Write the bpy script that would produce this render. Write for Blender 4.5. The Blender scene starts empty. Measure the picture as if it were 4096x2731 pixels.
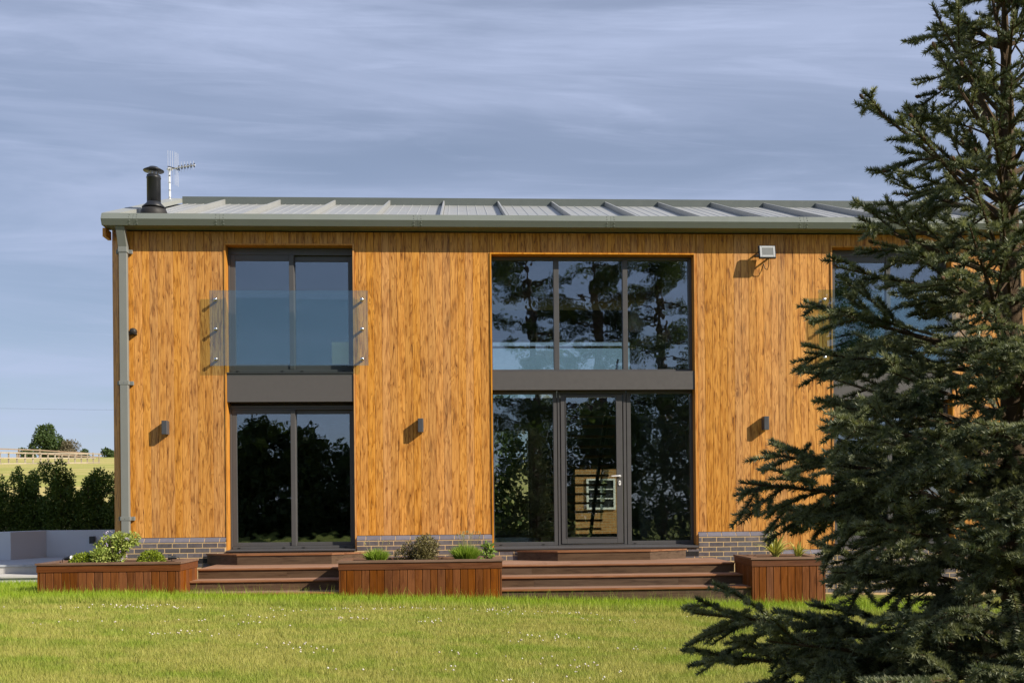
import bpy, math, random
import numpy as np
from mathutils import Vector, Matrix

random.seed(7)
SC = bpy.context.scene
COL = SC.collection

# ------------------------------------------------------------------ camera
CAM = Vector((0.0, -15.1, 0.843))
TH, RHO = 0.05151, 0.0096
cd = bpy.data.cameras.new('camera')
cd.sensor_width = 36.0
cd.sensor_fit = 'HORIZONTAL'
cd.lens = 34.44
cd.shift_y = 0.1599
cd.clip_start = 0.1
cd.clip_end = 3000
cam = bpy.data.objects.new('camera', cd)
COL.objects.link(cam)
R_ = Vector((math.cos(TH), -math.sin(TH), 0))
F_ = Vector((math.sin(TH), math.cos(TH), 0))
U_ = Vector((0, 0, 1))
cx = R_ * math.cos(RHO) - U_ * math.sin(RHO)
cy = R_ * math.sin(RHO) + U_ * math.cos(RHO)
m = Matrix((cx, cy, -F_)).transposed().to_4x4()
m.translation = CAM
cam.matrix_world = m
SC.camera = cam

# ------------------------------------------------------------------ sun and sky
SUN = Vector((1.7, -1.0, 1.24)).normalized()
SUN_EL = math.asin(SUN.z)
SUN_ROT = math.atan2(SUN.x, SUN.y)
sl = bpy.data.lights.new('sun', 'SUN')
sl.energy = 5.0
sl.angle = math.radians(0.55)
sl.color = (1.0, 0.915, 0.775)
so = bpy.data.objects.new('sun', sl)
COL.objects.link(so)
so.location = (30, -12, 25)
so.rotation_euler = SUN.to_track_quat('Z', 'Y').to_euler()

world = bpy.data.worlds.new('World')
SC.world = world
world.use_nodes = True
wn, wl = world.node_tree.nodes, world.node_tree.links
bg = wn['Background']
bg.inputs[1].default_value = 0.055
sky = wn.new('ShaderNodeTexSky')
sky.sky_type = 'NISHITA'
sky.sun_disc = False
sky.sun_elevation = SUN_EL
sky.sun_rotation = SUN_ROT
sky.air_density = 1.0
sky.dust_density = 0.15
sky.ozone_density = 2.2


def wnode(t, **kw):
    n = wn.new(t)
    for k, v in kw.items():
        setattr(n, k, v)
    return n


def wmath(op, a, b=None, clamp=False):
    n = wn.new('ShaderNodeMath')
    n.operation = op
    n.use_clamp = clamp
    for i, v in enumerate((a, b)):
        if v is None:
            continue
        if isinstance(v, (int, float)):
            n.inputs[i].default_value = v
        else:
            wl.new(v, n.inputs[i])
    return n.outputs[0]


# thin cirrus: long streaks drawn on a flat cloud sheet far overhead
tcw = wn.new('ShaderNodeTexCoord')
sep = wn.new('ShaderNodeSeparateXYZ')
wl.new(tcw.outputs['Generated'], sep.inputs[0])
dep = wmath('SQRT', wmath('ADD', wmath('MULTIPLY', sep.outputs[1], sep.outputs[1]), 0.08))
az = wmath('DIVIDE', sep.outputs[0], dep)
el = wmath('DIVIDE', sep.outputs[2], dep)
elt = wmath('ADD', el, wmath('MULTIPLY', az, 0.035))


def streak(su, sv, detail, lo, hi, seed, dist=0.3):
    cmb = wn.new('ShaderNodeCombineXYZ')
    wl.new(wmath('MULTIPLY', az, su), cmb.inputs[0])
    wl.new(wmath('MULTIPLY', elt, sv), cmb.inputs[1])
    cmb.inputs[2].default_value = seed
    n = wn.new('ShaderNodeTexNoise')
    n.inputs['Scale'].default_value = 1.0
    n.inputs['Detail'].default_value = detail
    n.inputs['Roughness'].default_value = 0.58
    n.inputs['Distortion'].default_value = dist
    wl.new(cmb.outputs[0], n.inputs['Vector'])
    mr = wn.new('ShaderNodeMapRange')
    mr.interpolation_type = 'SMOOTHSTEP'
    mr.inputs['From Min'].default_value = lo
    mr.inputs['From Max'].default_value = hi
    wl.new(n.outputs[0], mr.inputs['Value'])
    return mr.outputs[0]


c1 = streak(1.5, 10.5, 7.0, 0.38, 0.74, 3.3, 0.6)
c2 = streak(3.4, 34.0, 8.0, 0.47, 0.70, 8.1, 1.1)
c3 = streak(1.3, 5.0, 3.0, 0.36, 0.66, 1.7)
cl = wmath('ADD', wmath('MULTIPLY', c1, 0.62), wmath('MULTIPLY', c2, 0.22))
cl = wmath('ADD', cl, wmath('MULTIPLY', c3, 0.28))
cl = wmath('ADD', wmath('MULTIPLY', cl, 0.55), 0.36, True)
mixw = wn.new('ShaderNodeMix')
mixw.data_type = 'RGBA'
wl.new(cl, mixw.inputs['Factor'])
wl.new(sky.outputs[0], mixw.inputs['A'])
mixw.inputs['B'].default_value = (6.8, 7.9, 11.0, 1)
wl.new(mixw.outputs['Result'], bg.inputs[0])

SC.render.engine = 'CYCLES'
SC.cycles.use_denoising = True
try:
    SC.cycles.denoiser = 'OPENIMAGEDENOISE'
except Exception:
    pass
SC.cycles.max_bounces = 10
SC.cycles.transparent_max_bounces = 24
SC.cycles.caustics_reflective = False
SC.cycles.caustics_refractive = False
SC.cycles.sample_clamp_indirect = 6.0
SC.view_settings.view_transform = 'Standard'
SC.view_settings.look = 'None'
SC.view_settings.gamma = 1.0
SC.view_settings.use_curve_mapping = False
SC.view_settings.exposure = 0.45

# ------------------------------------------------------------------ materials
MATS = {}


class NT:
    """small wrapper for building a node tree"""

    def __init__(self, name, rough=0.6, spec=0.4, metal=0.0):
        self.m = bpy.data.materials.new(name)
        self.m.use_nodes = True
        self.n, self.l = self.m.node_tree.nodes, self.m.node_tree.links
        self.b = self.n['Principled BSDF']
        self.b.inputs['Roughness'].default_value = rough
        self.b.inputs['Specular IOR Level'].default_value = spec
        self.b.inputs['Metallic'].default_value = metal
        MATS[name] = self.m

    def put(self, sock, v):
        if isinstance(v, bpy.types.NodeSocket):
            self.l.new(v, sock)
        elif isinstance(v, tuple) and len(v) == 3 and sock.type == 'RGBA':
            sock.default_value = (*v, 1)
        else:
            sock.default_value = v

    def math(self, op, a, b=None, clamp=False):
        n = self.n.new('ShaderNodeMath')
        n.operation = op
        n.use_clamp = clamp
        self.put(n.inputs[0], a)
        if b is not None:
            self.put(n.inputs[1], b)
        return n.outputs[0]

    def coord(self, kind='Object', scale=(1, 1, 1), rand=0.0, loc=None):
        tc = self.n.new('ShaderNodeTexCoord')
        v = tc.outputs[kind]
        if rand:
            oi = self.n.new('ShaderNodeObjectInfo')
            cb = self.n.new('ShaderNodeCombineXYZ')
            for i, k in enumerate((37.0, 91.0, 53.0)):
                self.put(cb.inputs[i], self.math('MULTIPLY', oi.outputs['Random'], k * rand))
            ad = self.n.new('ShaderNodeVectorMath')
            ad.operation = 'ADD'
            self.l.new(v, ad.inputs[0])
            self.l.new(cb.outputs[0], ad.inputs[1])
            v = ad.outputs[0]
        mu = self.n.new('ShaderNodeVectorMath')
        mu.operation = 'MULTIPLY'
        self.l.new(v, mu.inputs[0])
        mu.inputs[1].default_value = scale
        return mu.outputs[0]

    def noise(self, vec, scale=1.0, detail=4.0, rough=0.55, dist=0.0):
        n = self.n.new('ShaderNodeTexNoise')
        n.inputs['Scale'].default_value = scale
        n.inputs['Detail'].default_value = detail
        n.inputs['Roughness'].default_value = rough
        n.inputs['Distortion'].default_value = dist
        self.l.new(vec, n.inputs['Vector'])
        return n.outputs[0]

    def ramp(self, fac, stops, interp='LINEAR'):
        n = self.n.new('ShaderNodeValToRGB')
        n.color_ramp.interpolation = interp
        e = n.color_ramp.elements
        while len(e) < len(stops):
            e.new(0.5)
        for i, (p, c) in enumerate(stops):
            e[i].position = p
            e[i].color = (*c, 1) if len(c) == 3 else c
        self.put(n.inputs[0], fac)
        return n.outputs[0]

    def mix(self, fac, a, b, mode='MIX'):
        n = self.n.new('ShaderNodeMix')
        n.data_type = 'RGBA'
        n.blend_type = mode
        self.put(n.inputs['Factor'], fac)
        self.put(n.inputs['A'], a)
        self.put(n.inputs['B'], b)
        return n.outputs['Result']

    def rng(self, v, a, b, c, d):
        n = self.n.new('ShaderNodeMapRange')
        self.put(n.inputs['Value'], v)
        for k, x in zip(('From Min', 'From Max', 'To Min', 'To Max'), (a, b, c, d)):
            n.inputs[k].default_value = x
        return n.outputs[0]

    def random(self):
        return self.n.new('ShaderNodeObjectInfo').outputs['Random']

    def vary(self, col, amt=0.15, sat=0.0, val=None):
        """per-object brightness variation"""
        r = self.random()
        hs = self.n.new('ShaderNodeHueSaturation')
        self.put(hs.inputs['Value'], self.rng(r, 0, 1, 1 - amt, 1 + amt))
        if sat:
            self.put(hs.inputs['Saturation'], self.rng(self.math('FRACT', self.math('MULTIPLY', r, 7.31)), 0, 1, 1 - sat, 1 + sat))
        self.put(hs.inputs['Color'], col)
        return hs.outputs[0]

    def bump(self, h, strength=0.2, dist=0.005):
        n = self.n.new('ShaderNodeBump')
        n.inputs['Strength'].default_value = strength
        n.inputs['Distance'].default_value = dist
        self.l.new(h, n.inputs['Height'])
        self.l.new(n.outputs[0], self.b.inputs['Normal'])
        return n.outputs[0]

    def color(self, c):
        self.put(self.b.inputs['Base Color'], c)


def plain(name, col, rough=0.6, spec=0.4, metal=0.0, var=0.0, nscale=6.0, namt=0.12, bump=0.0):
    t = NT(name, rough, spec, metal)
    v = t.coord('Object', (1, 1, 1), rand=0.3)
    n = t.noise(v, nscale, 5, 0.6)
    c = t.mix(n, tuple(x * (1 - namt) for x in col), tuple(min(1, x * (1 + namt)) for x in col))
    if var:
        c = t.vary(c, var)
    t.color(c)
    t.put(t.b.inputs['Roughness'], t.rng(n, 0.3, 0.7, max(0.05, rough - 0.07), min(1, rough + 0.07)))
    if bump:
        t.bump(t.noise(v, nscale * 8, 3), bump, 0.004)
    return t.m


def wood(name, light, mid, dark, gx=9.0, gz=0.7, lines=15.0, rough=0.55, var=0.12, knots=True, axis='z', spec=0.3, bump=0.15, sat=0.08):
    t = NT(name, rough, spec)
    s = {'z': (gx, gx, gz), 'x': (gz, gx, gx)}[axis]
    base = t.coord('Object', s, rand=1.0)
    n = t.noise(base, 1.0, 2.5, 0.5, 0.15)
    wob = t.noise(t.coord('Object', tuple(k * 2.6 for k in s), rand=1.0), 1.0, 2.0, 0.5)
    n = t.math('ADD', n, t.math('MULTIPLY', wob, 0.07))
    kd = None
    if knots:
        vo = t.n.new('ShaderNodeTexVoronoi')
        vo.inputs['Scale'].default_value = 1.0
        ks = {'z': (6.5, 6.5, 2.0), 'x': (2.0, 6.5, 6.5)}[axis]
        t.l.new(t.coord('Object', ks, rand=1.0), vo.inputs['Vector'])
        kd = t.rng(vo.outputs['Distance'], 0.0, 0.42, 1.0, 0.0)
        kd = t.math('POWER', t.math('MAXIMUM', kd, 0.0), 2.0)
        n = t.math('ADD', n, t.math('MULTIPLY', kd, 0.22))
    f = t.math('FRACT', t.math('MULTIPLY', n, lines))
    fib = t.noise(t.coord('Object', {'z': (70, 70, 1.1), 'x': (1.1, 70, 70)}[axis], rand=1.0), 1.0, 4, 0.65)
    big = t.noise(t.coord('Object', {'z': (24, 24, 3.2), 'x': (3.2, 24, 24)}[axis], rand=1.0), 1.0, 3, 0.6, 0.15)
    c = t.ramp(f, [(0.0, light), (0.38, light), (0.72, mid), (0.90, dark), (1.0, mid)])
    soft = t.ramp(big, [(0.33, dark), (0.43, mid), (0.53, light), (0.75, light)])
    c = t.mix(0.55, c, soft)
    c = t.mix(t.rng(fib, 0.42, 0.70, 0.0, 0.65), c, mid)
    c = t.mix(t.rng(fib, 0.38, 0.25, 0.0, 0.6), c, dark)
    if kd is not None:
        c = t.mix(t.rng(kd, 0.62, 0.95, 0.0, 0.75), c, dark)
    t.color(t.vary(c, var, sat))
    t.put(t.b.inputs['Roughness'], t.rng(f, 0, 1, rough + 0.06, rough - 0.08))
    t.bump(t.math('ADD', t.math('MULTIPLY', f, 0.5), fib), bump, 0.002)
    return t.m


wood('cladding_wood', (0.650, 0.312, 0.074), (0.430, 0.170, 0.029), (0.080, 0.024, 0.005), gx=10, gz=1.15, lines=9, var=0.10, sat=0.05)
wood('trim_wood', (0.62, 0.29, 0.06), (0.50, 0.20, 0.034), (0.28, 0.09, 0.016), gx=10, gz=0.62, lines=10, var=0.05, knots=False)
wood('planter_wood', (0.185, 0.058, 0.010), (0.140, 0.041, 0.007), (0.070, 0.019, 0.004), gx=14, gz=1.2, lines=5, var=0.22, knots=False, rough=0.5)
wood('planter_rail_wood', (0.150, 0.046, 0.009), (0.118, 0.034, 0.007), (0.07, 0.019, 0.004), gx=14, gz=1.2, lines=5, var=0.08, knots=False, axis='x')
wood('nosing_wood', (0.27, 0.125, 0.058), (0.200, 0.084, 0.036), (0.12, 0.046, 0.020), gx=18, gz=1.0, lines=4, var=0.08, knots=False, axis='x', rough=0.5)
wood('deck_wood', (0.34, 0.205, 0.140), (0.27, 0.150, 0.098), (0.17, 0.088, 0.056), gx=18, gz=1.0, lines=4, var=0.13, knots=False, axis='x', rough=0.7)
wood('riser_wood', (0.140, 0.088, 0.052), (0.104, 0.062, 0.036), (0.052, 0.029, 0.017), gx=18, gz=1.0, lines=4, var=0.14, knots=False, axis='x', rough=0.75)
wood('planter_cap_wood', (0.210, 0.125, 0.082), (0.165, 0.092, 0.058), (0.10, 0.052, 0.033), gx=18, gz=1.0, lines=4, var=0.1, knots=False, axis='x', rough=0.7)
wood('stair_wood', (0.30, 0.15, 0.07), (0.24, 0.11, 0.05), (0.14, 0.06, 0.03), gx=14, gz=1.0, lines=5, var=0.1, knots=False, axis='x')
wood('fence_wood', (0.42, 0.36, 0.28), (0.34, 0.28, 0.21), (0.22, 0.17, 0.12), gx=8, gz=1.0, lines=4, var=0.18, knots=False, rough=0.8)
wood('old_fence_wood', (0.34, 0.25, 0.18), (0.28, 0.20, 0.14), (0.17, 0.12, 0.08), gx=8, gz=1.0, lines=4, var=0.18, knots=False, rough=0.8)

plain('frame_grey', (0.074, 0.071, 0.072), 0.42, 0.4, namt=0.06)
plain('panel_grey', (0.088, 0.081, 0.079), 0.5, 0.35, nscale=18, namt=0.08)
plain('gutter_grey', (0.175, 0.192, 0.172), 0.40, 0.45, namt=0.05, nscale=3)
plain('roof_sheet', (0.315, 0.318, 0.310), 0.38, 0.45, namt=0.06, nscale=2.5, var=0.03)
plain('roof_trim', (0.105, 0.120, 0.112), 0.42, 0.45, namt=0.05)
plain('verge_sheet', (0.31, 0.32, 0.30), 0.45, 0.4, namt=0.06)
plain('pipe_grey', (0.195, 0.202, 0.190), 0.42, 0.4, namt=0.06)
plain('black_metal', (0.016, 0.017, 0.020), 0.38, 0.5, namt=0.2)
plain('black_rubber', (0.022, 0.020, 0.019), 0.6, 0.4, namt=0.2)
plain('lamp_grey', (0.060, 0.062, 0.070), 0.45, 0.4, namt=0.08)
plain('steel', (0.62, 0.62, 0.63), 0.22, 0.5, 1.0, namt=0.04)
plain('white_metal', (0.80, 0.80, 0.80), 0.35, 0.5, namt=0.04)
plain('aerial_metal', (0.75, 0.75, 0.77), 0.3, 0.5, 0.6, namt=0.04)
plain('mortar', (0.54, 0.38, 0.20), 0.9, 0.2, nscale=30, namt=0.25, bump=0.4)
plain('white_render', (0.60, 0.63, 0.67), 0.85, 0.25, nscale=2.0, namt=0.07, bump=0.1)
plain('stone_slab', (0.50, 0.48, 0.45), 0.8, 0.3, nscale=14, namt=0.16, var=0.08, bump=0.15)
plain('patio_slab_shaded', (0.38, 0.40, 0.43), 0.7, 0.35, nscale=9, namt=0.14, var=0.08, bump=0.1)  # darker, bluer than the step stone: patio shade put into the colour
plain('interior_wall', (0.17, 0.17, 0.165), 0.8, 0.2)
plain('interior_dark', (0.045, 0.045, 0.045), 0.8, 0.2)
plain('interior_floor', (0.10, 0.085, 0.07), 0.35, 0.4)
plain('slate', (0.21, 0.19, 0.16), 0.7, 0.3, nscale=6, namt=0.3, var=0.25)
plain('bark', (0.085, 0.060, 0.042), 0.9, 0.2, nscale=25, namt=0.45, bump=0.8)
plain('spruce_bark', (0.085, 0.056, 0.032), 0.9, 0.2, nscale=40, namt=0.5, bump=0.8)
plain('bud_brown', (0.095, 0.052, 0.026), 0.7, 0.3, namt=0.3)
plain('soil', (0.045, 0.030, 0.020), 0.95, 0.1, nscale=40, namt=0.5, bump=0.8)
plain('white_card', (0.80, 0.82, 0.80), 0.7, 0.3, namt=0.02)
plain('white_frame', (0.78, 0.78, 0.76), 0.5, 0.4, namt=0.03)
plain('lens', (0.75, 0.76, 0.77), 0.2, 0.6, namt=0.03)
plain('flood_grey', (0.42, 0.43, 0.44), 0.35, 0.5, namt=0.04)
plain('flood_lens', (0.20, 0.205, 0.20), 0.25, 0.5, namt=0.04)
plain('cable_black', (0.03, 0.03, 0.03), 0.6, 0.3)

# blue-grey engineering brick
t = NT('brick_blue', 0.45, 0.45)
v = t.coord('Object', (1, 1, 1), rand=1.0)
c = t.ramp(t.noise(v, 14, 5, 0.6), [(0.25, (0.070, 0.062, 0.066)), (0.5, (0.115, 0.100, 0.105)), (0.8, (0.150, 0.128, 0.128))])
t.color(t.vary(c, 0.22, 0.2))
t.bump(t.noise(v, 90, 3), 0.25, 0.003)
plain('brick_border', (0.15, 0.14, 0.165), 0.45, 0.45, var=0.12, nscale=14, namt=0.2)
# orange brick of the outbuilding, too far off to pick bricks apart
t = NT('far_brick', 0.85, 0.2)
bt = t.n.new('ShaderNodeTexBrick')
t.l.new(t.coord('Object', (1, 1, 1)), bt.inputs['Vector'])
mp = t.n.new('ShaderNodeMapping')
mp.inputs['Rotation'].default_value = (math.pi / 2, 0, 0)
t.l.new(t.coord('Object', (1, 1, 1)), mp.inputs['Vector'])
t.l.new(mp.outputs[0], bt.inputs['Vector'])
bt.inputs['Scale'].default_value = 1.0
bt.inputs['Brick Width'].default_value = 0.225
bt.inputs['Row Height'].default_value = 0.075
bt.inputs['Mortar Size'].default_value = 0.008
bt.inputs['Color1'].default_value = (0.44, 0.23, 0.085, 1)
bt.inputs['Color2'].default_value = (0.34, 0.16, 0.055, 1)
bt.inputs['Mortar'].default_value = (0.40, 0.30, 0.18, 1)
t.color(bt.outputs[0])


def glass(name, tint, r0, wave=0.0):
    m = bpy.data.materials.new(name)
    m.use_nodes = True
    n, l = m.node_tree.nodes, m.node_tree.links
    n.remove(n['Principled BSDF'])
    tr = n.new('ShaderNodeBsdfTransparent')
    tr.inputs[0].default_value = (*tint, 1)
    gl = n.new('ShaderNodeBsdfGlossy')
    gl.inputs['Roughness'].default_value = 0.012 if wave else 0.0
    gl.inputs['Color'].default_value = (0.82, 0.90, 1.0, 1)
    ge = n.new('ShaderNodeNewGeometry')
    dt = n.new('ShaderNodeVectorMath')
    dt.operation = 'DOT_PRODUCT'
    l.new(ge.outputs['Incoming'], dt.inputs[0])
    l.new(ge.outputs['Normal'], dt.inputs[1])

    def ma(op, a, b):
        x = n.new('ShaderNodeMath')
        x.operation = op
        for i, q in enumerate((a, b)):
            if isinstance(q, float):
                x.inputs[i].default_value = q
            elif q is not None:
                l.new(q, x.inputs[i])
        return x.outputs[0]
    c = ma('ABSOLUTE', dt.outputs['Value'], None)
    p = ma('POWER', ma('SUBTRACT', 1.0, c), 5.0)
    fac = ma('ADD', ma('MULTIPLY', p, 1.0 - r0), r0)
    if wave:
        tc = n.new('ShaderNodeTexCoord')
        ns = n.new('ShaderNodeTexNoise')
        ns.inputs['Scale'].default_value = 3.0
        ns.inputs['Detail'].default_value = 2.0
        l.new(tc.outputs['Object'], ns.inputs['Vector'])
        bp = n.new('ShaderNodeBump')
        bp.inputs['Strength'].default_value = wave
        bp.inputs['Distance'].default_value = 0.01
        l.new(ns.outputs[0], bp.inputs['Height'])
        l.new(bp.outputs[0], gl.inputs['Normal'])
    mx = n.new('ShaderNodeMixShader')
    l.new(fac, mx.inputs[0])
    l.new(tr.outputs[0], mx.inputs[1])
    l.new(gl.outputs[0], mx.inputs[2])
    l.new(mx.outputs[0], n['Material Output'].inputs['Surface'])
    MATS[name] = m


glass('window_glass', (0.80, 0.83, 0.81), 0.20, 0.15)
glass('balcony_glass', (0.82, 0.905, 0.895), 0.085)
glass('inner_glass', (0.92, 0.97, 0.965), 0.04)


def leaf_mat(name, c0, c1, rough=0.5, trans=0.25, spec=0.3):
    """leaf colour between c0 and c1 by a per-leaf random value kept in the mesh"""
    t = NT(name, rough, spec)
    at = t.n.new('ShaderNodeAttribute')
    at.attribute_name = 'tone'
    c = t.mix(at.outputs['Fac'], c0, c1)
    t.color(c)
    if trans:
        td = t.n.new('ShaderNodeBsdfTranslucent')
        t.l.new(t.mix(1.0, c, (1.0, 1.0, 0.55), 'MULTIPLY'), td.inputs['Color'])
        mx = t.n.new('ShaderNodeMixShader')
        mx.inputs[0].default_value = trans
        t.l.new(t.b.outputs[0], mx.inputs[1])
        t.l.new(td.outputs[0], mx.inputs[2])
        t.l.new(mx.outputs[0], t.n['Material Output'].inputs['Surface'])


leaf_mat('spruce_needles', (0.064, 0.092, 0.052), (0.345, 0.360, 0.200), 0.45, 0.22)
leaf_mat('hedge_leaves', (0.045, 0.085, 0.016), (0.170, 0.235, 0.045), 0.45, 0.30)
leaf_mat('oak_leaves', (0.035, 0.065, 0.018), (0.085, 0.125, 0.035), 0.6, 0.2)
leaf_mat('dry_leaves', (0.10, 0.085, 0.050), (0.20, 0.165, 0.10), 0.7, 0.2)
leaf_mat('dark_leaves', (0.035, 0.055, 0.018), (0.095, 0.130, 0.040), 0.6, 0.40)
leaf_mat('hebe_leaves', (0.17, 0.25, 0.035), (0.56, 0.60, 0.17), 0.5, 0.3)
leaf_mat('box_leaves', (0.10, 0.155, 0.010), (0.30, 0.36, 0.028), 0.5, 0.25)
leaf_mat('bronze_leaves', (0.095, 0.082, 0.028), (0.26, 0.225, 0.095), 0.5, 0.2)
leaf_mat('lavender_leaves', (0.14, 0.235, 0.022), (0.36, 0.49, 0.070), 0.5, 0.3)
leaf_mat('fresh_leaves', (0.15, 0.24, 0.035), (0.36, 0.48, 0.11), 0.5, 0.3)
leaf_mat('strap_leaves', (0.26, 0.29, 0.035), (0.78, 0.72, 0.24), 0.45, 0.25)
leaf_mat('petals', (0.38, 0.28, 0.55), (0.75, 0.68, 0.80), 0.6, 0.2)
leaf_mat('clover_petals', (0.62, 0.52, 0.45), (0.85, 0.82, 0.74), 0.7, 0.2)
leaf_mat('stem_straw', (0.24, 0.22, 0.09), (0.42, 0.38, 0.20), 0.6, 0.2)

# grass blades: green to straw, with dry patches following the ground
t = NT('grass_blades', 0.5, 0.25)
at = t.n.new('ShaderNodeAttribute')
at.attribute_name = 'tone'
ta = t.n.new('ShaderNodeAttribute')
ta.attribute_name = 'lush'
gn = t.noise(t.coord('Object', (1, 1.6, 1)), 1.5, 6, 0.68)
dry = t.mix(at.outputs['Fac'], (0.310, 0.325, 0.050), (0.580, 0.530, 0.165))
grn = t.mix(at.outputs['Fac'], (0.175, 0.270, 0.020), (0.360, 0.440, 0.060))
c = t.mix(t.rng(gn, 0.37, 0.56, 0.08, 1.0), grn, dry)
c = t.mix(t.rng(t.noise(t.coord('Object', (1, 1.5, 1)), 4.5, 4, 0.6), 0.56, 0.72, 0.0, 0.55), c, (0.095, 0.165, 0.014))
lush = t.mix(at.outputs['Fac'], (0.165, 0.280, 0.012), (0.390, 0.490, 0.042))
c = t.mix(ta.outputs['Fac'], c, lush)
t.color(c)
td = t.n.new('ShaderNodeBsdfTranslucent')
t.l.new(c, td.inputs['Color'])
mx = t.n.new('ShaderNodeMixShader')
mx.inputs[0].default_value = 0.3
t.l.new(t.b.outputs[0], mx.inputs[1])
t.l.new(td.outputs[0], mx.inputs[2])
t.l.new(mx.outputs[0], t.n['Material Output'].inputs['Surface'])

t = NT('lawn_ground', 0.9, 0.1)
v = t.coord('Object', (1, 1, 1))
a = t.noise(v, 0.9, 5, 0.6)
b = t.noise(v, 60, 4, 0.7)
c = t.mix(t.rng(a, 0.36, 0.64, 0.2, 0.9), (0.145, 0.200, 0.022), (0.290, 0.285, 0.068))
t.color(t.mix(t.rng(b, 0.3, 0.7, 0.0, 0.6), c, (0.06, 0.062, 0.018)))
t.bump(b, 0.9, 0.03)

t = NT('field_ground', 0.95, 0.1)
v = t.coord('Object', (0.05, 0.22, 1))
a = t.noise(v, 1.0, 6, 0.62)
b = t.noise(t.coord('Object', (1, 1, 1)), 1.6, 5, 0.7)
c = t.ramp(a, [(0.30, (0.270, 0.300, 0.070)), (0.45, (0.400, 0.380, 0.110)), (0.56, (0.540, 0.430, 0.180)), (0.66, (0.420, 0.380, 0.120)), (0.78, (0.260, 0.200, 0.130))])
t.color(t.mix(t.rng(b, 0.3, 0.7, 0.0, 0.35), c, (0.24, 0.25, 0.06)))
t.bump(b, 0.7, 0.1)

t = NT('gravel_ground', 0.95, 0.1)
vo = t.n.new('ShaderNodeTexVoronoi')
vo.inputs['Scale'].default_value = 45.0
t.l.new(t.coord('Object', (1, 1, 1)), vo.inputs['Vector'])
t.color(t.mix(vo.outputs['Color'], (0.30, 0.25, 0.18), (0.52, 0.46, 0.36)))
t.bump(vo.outputs['Distance'], 0.8, 0.02)

# ------------------------------------------------------------------ building blocks
WP = {}
YOFF = 0.0


def wpos(o):
    return WP.get(o.name, Vector((0, 0, 0)))


def tag(o, label=None, cat=None, group=None, kind=None):
    if label:
        o['label'] = label
    if cat:
        o['category'] = cat
    if group:
        o['group'] = group
    if kind:
        o['kind'] = kind
    return o


def link(o, parent, org):
    COL.objects.link(o)
    if parent is not None:
        o.parent = parent
        o.location = Vector(org) - wpos(parent)
    else:
        o.location = org
    WP[o.name] = Vector(org)
    return o


def empty(name, loc, label=None, cat=None, group=None, parent=None, kind=None):
    o = bpy.data.objects.new(name, None)
    o.empty_display_size = 0.2
    link(o, parent, loc)
    return tag(o, label, cat, group, kind)


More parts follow.
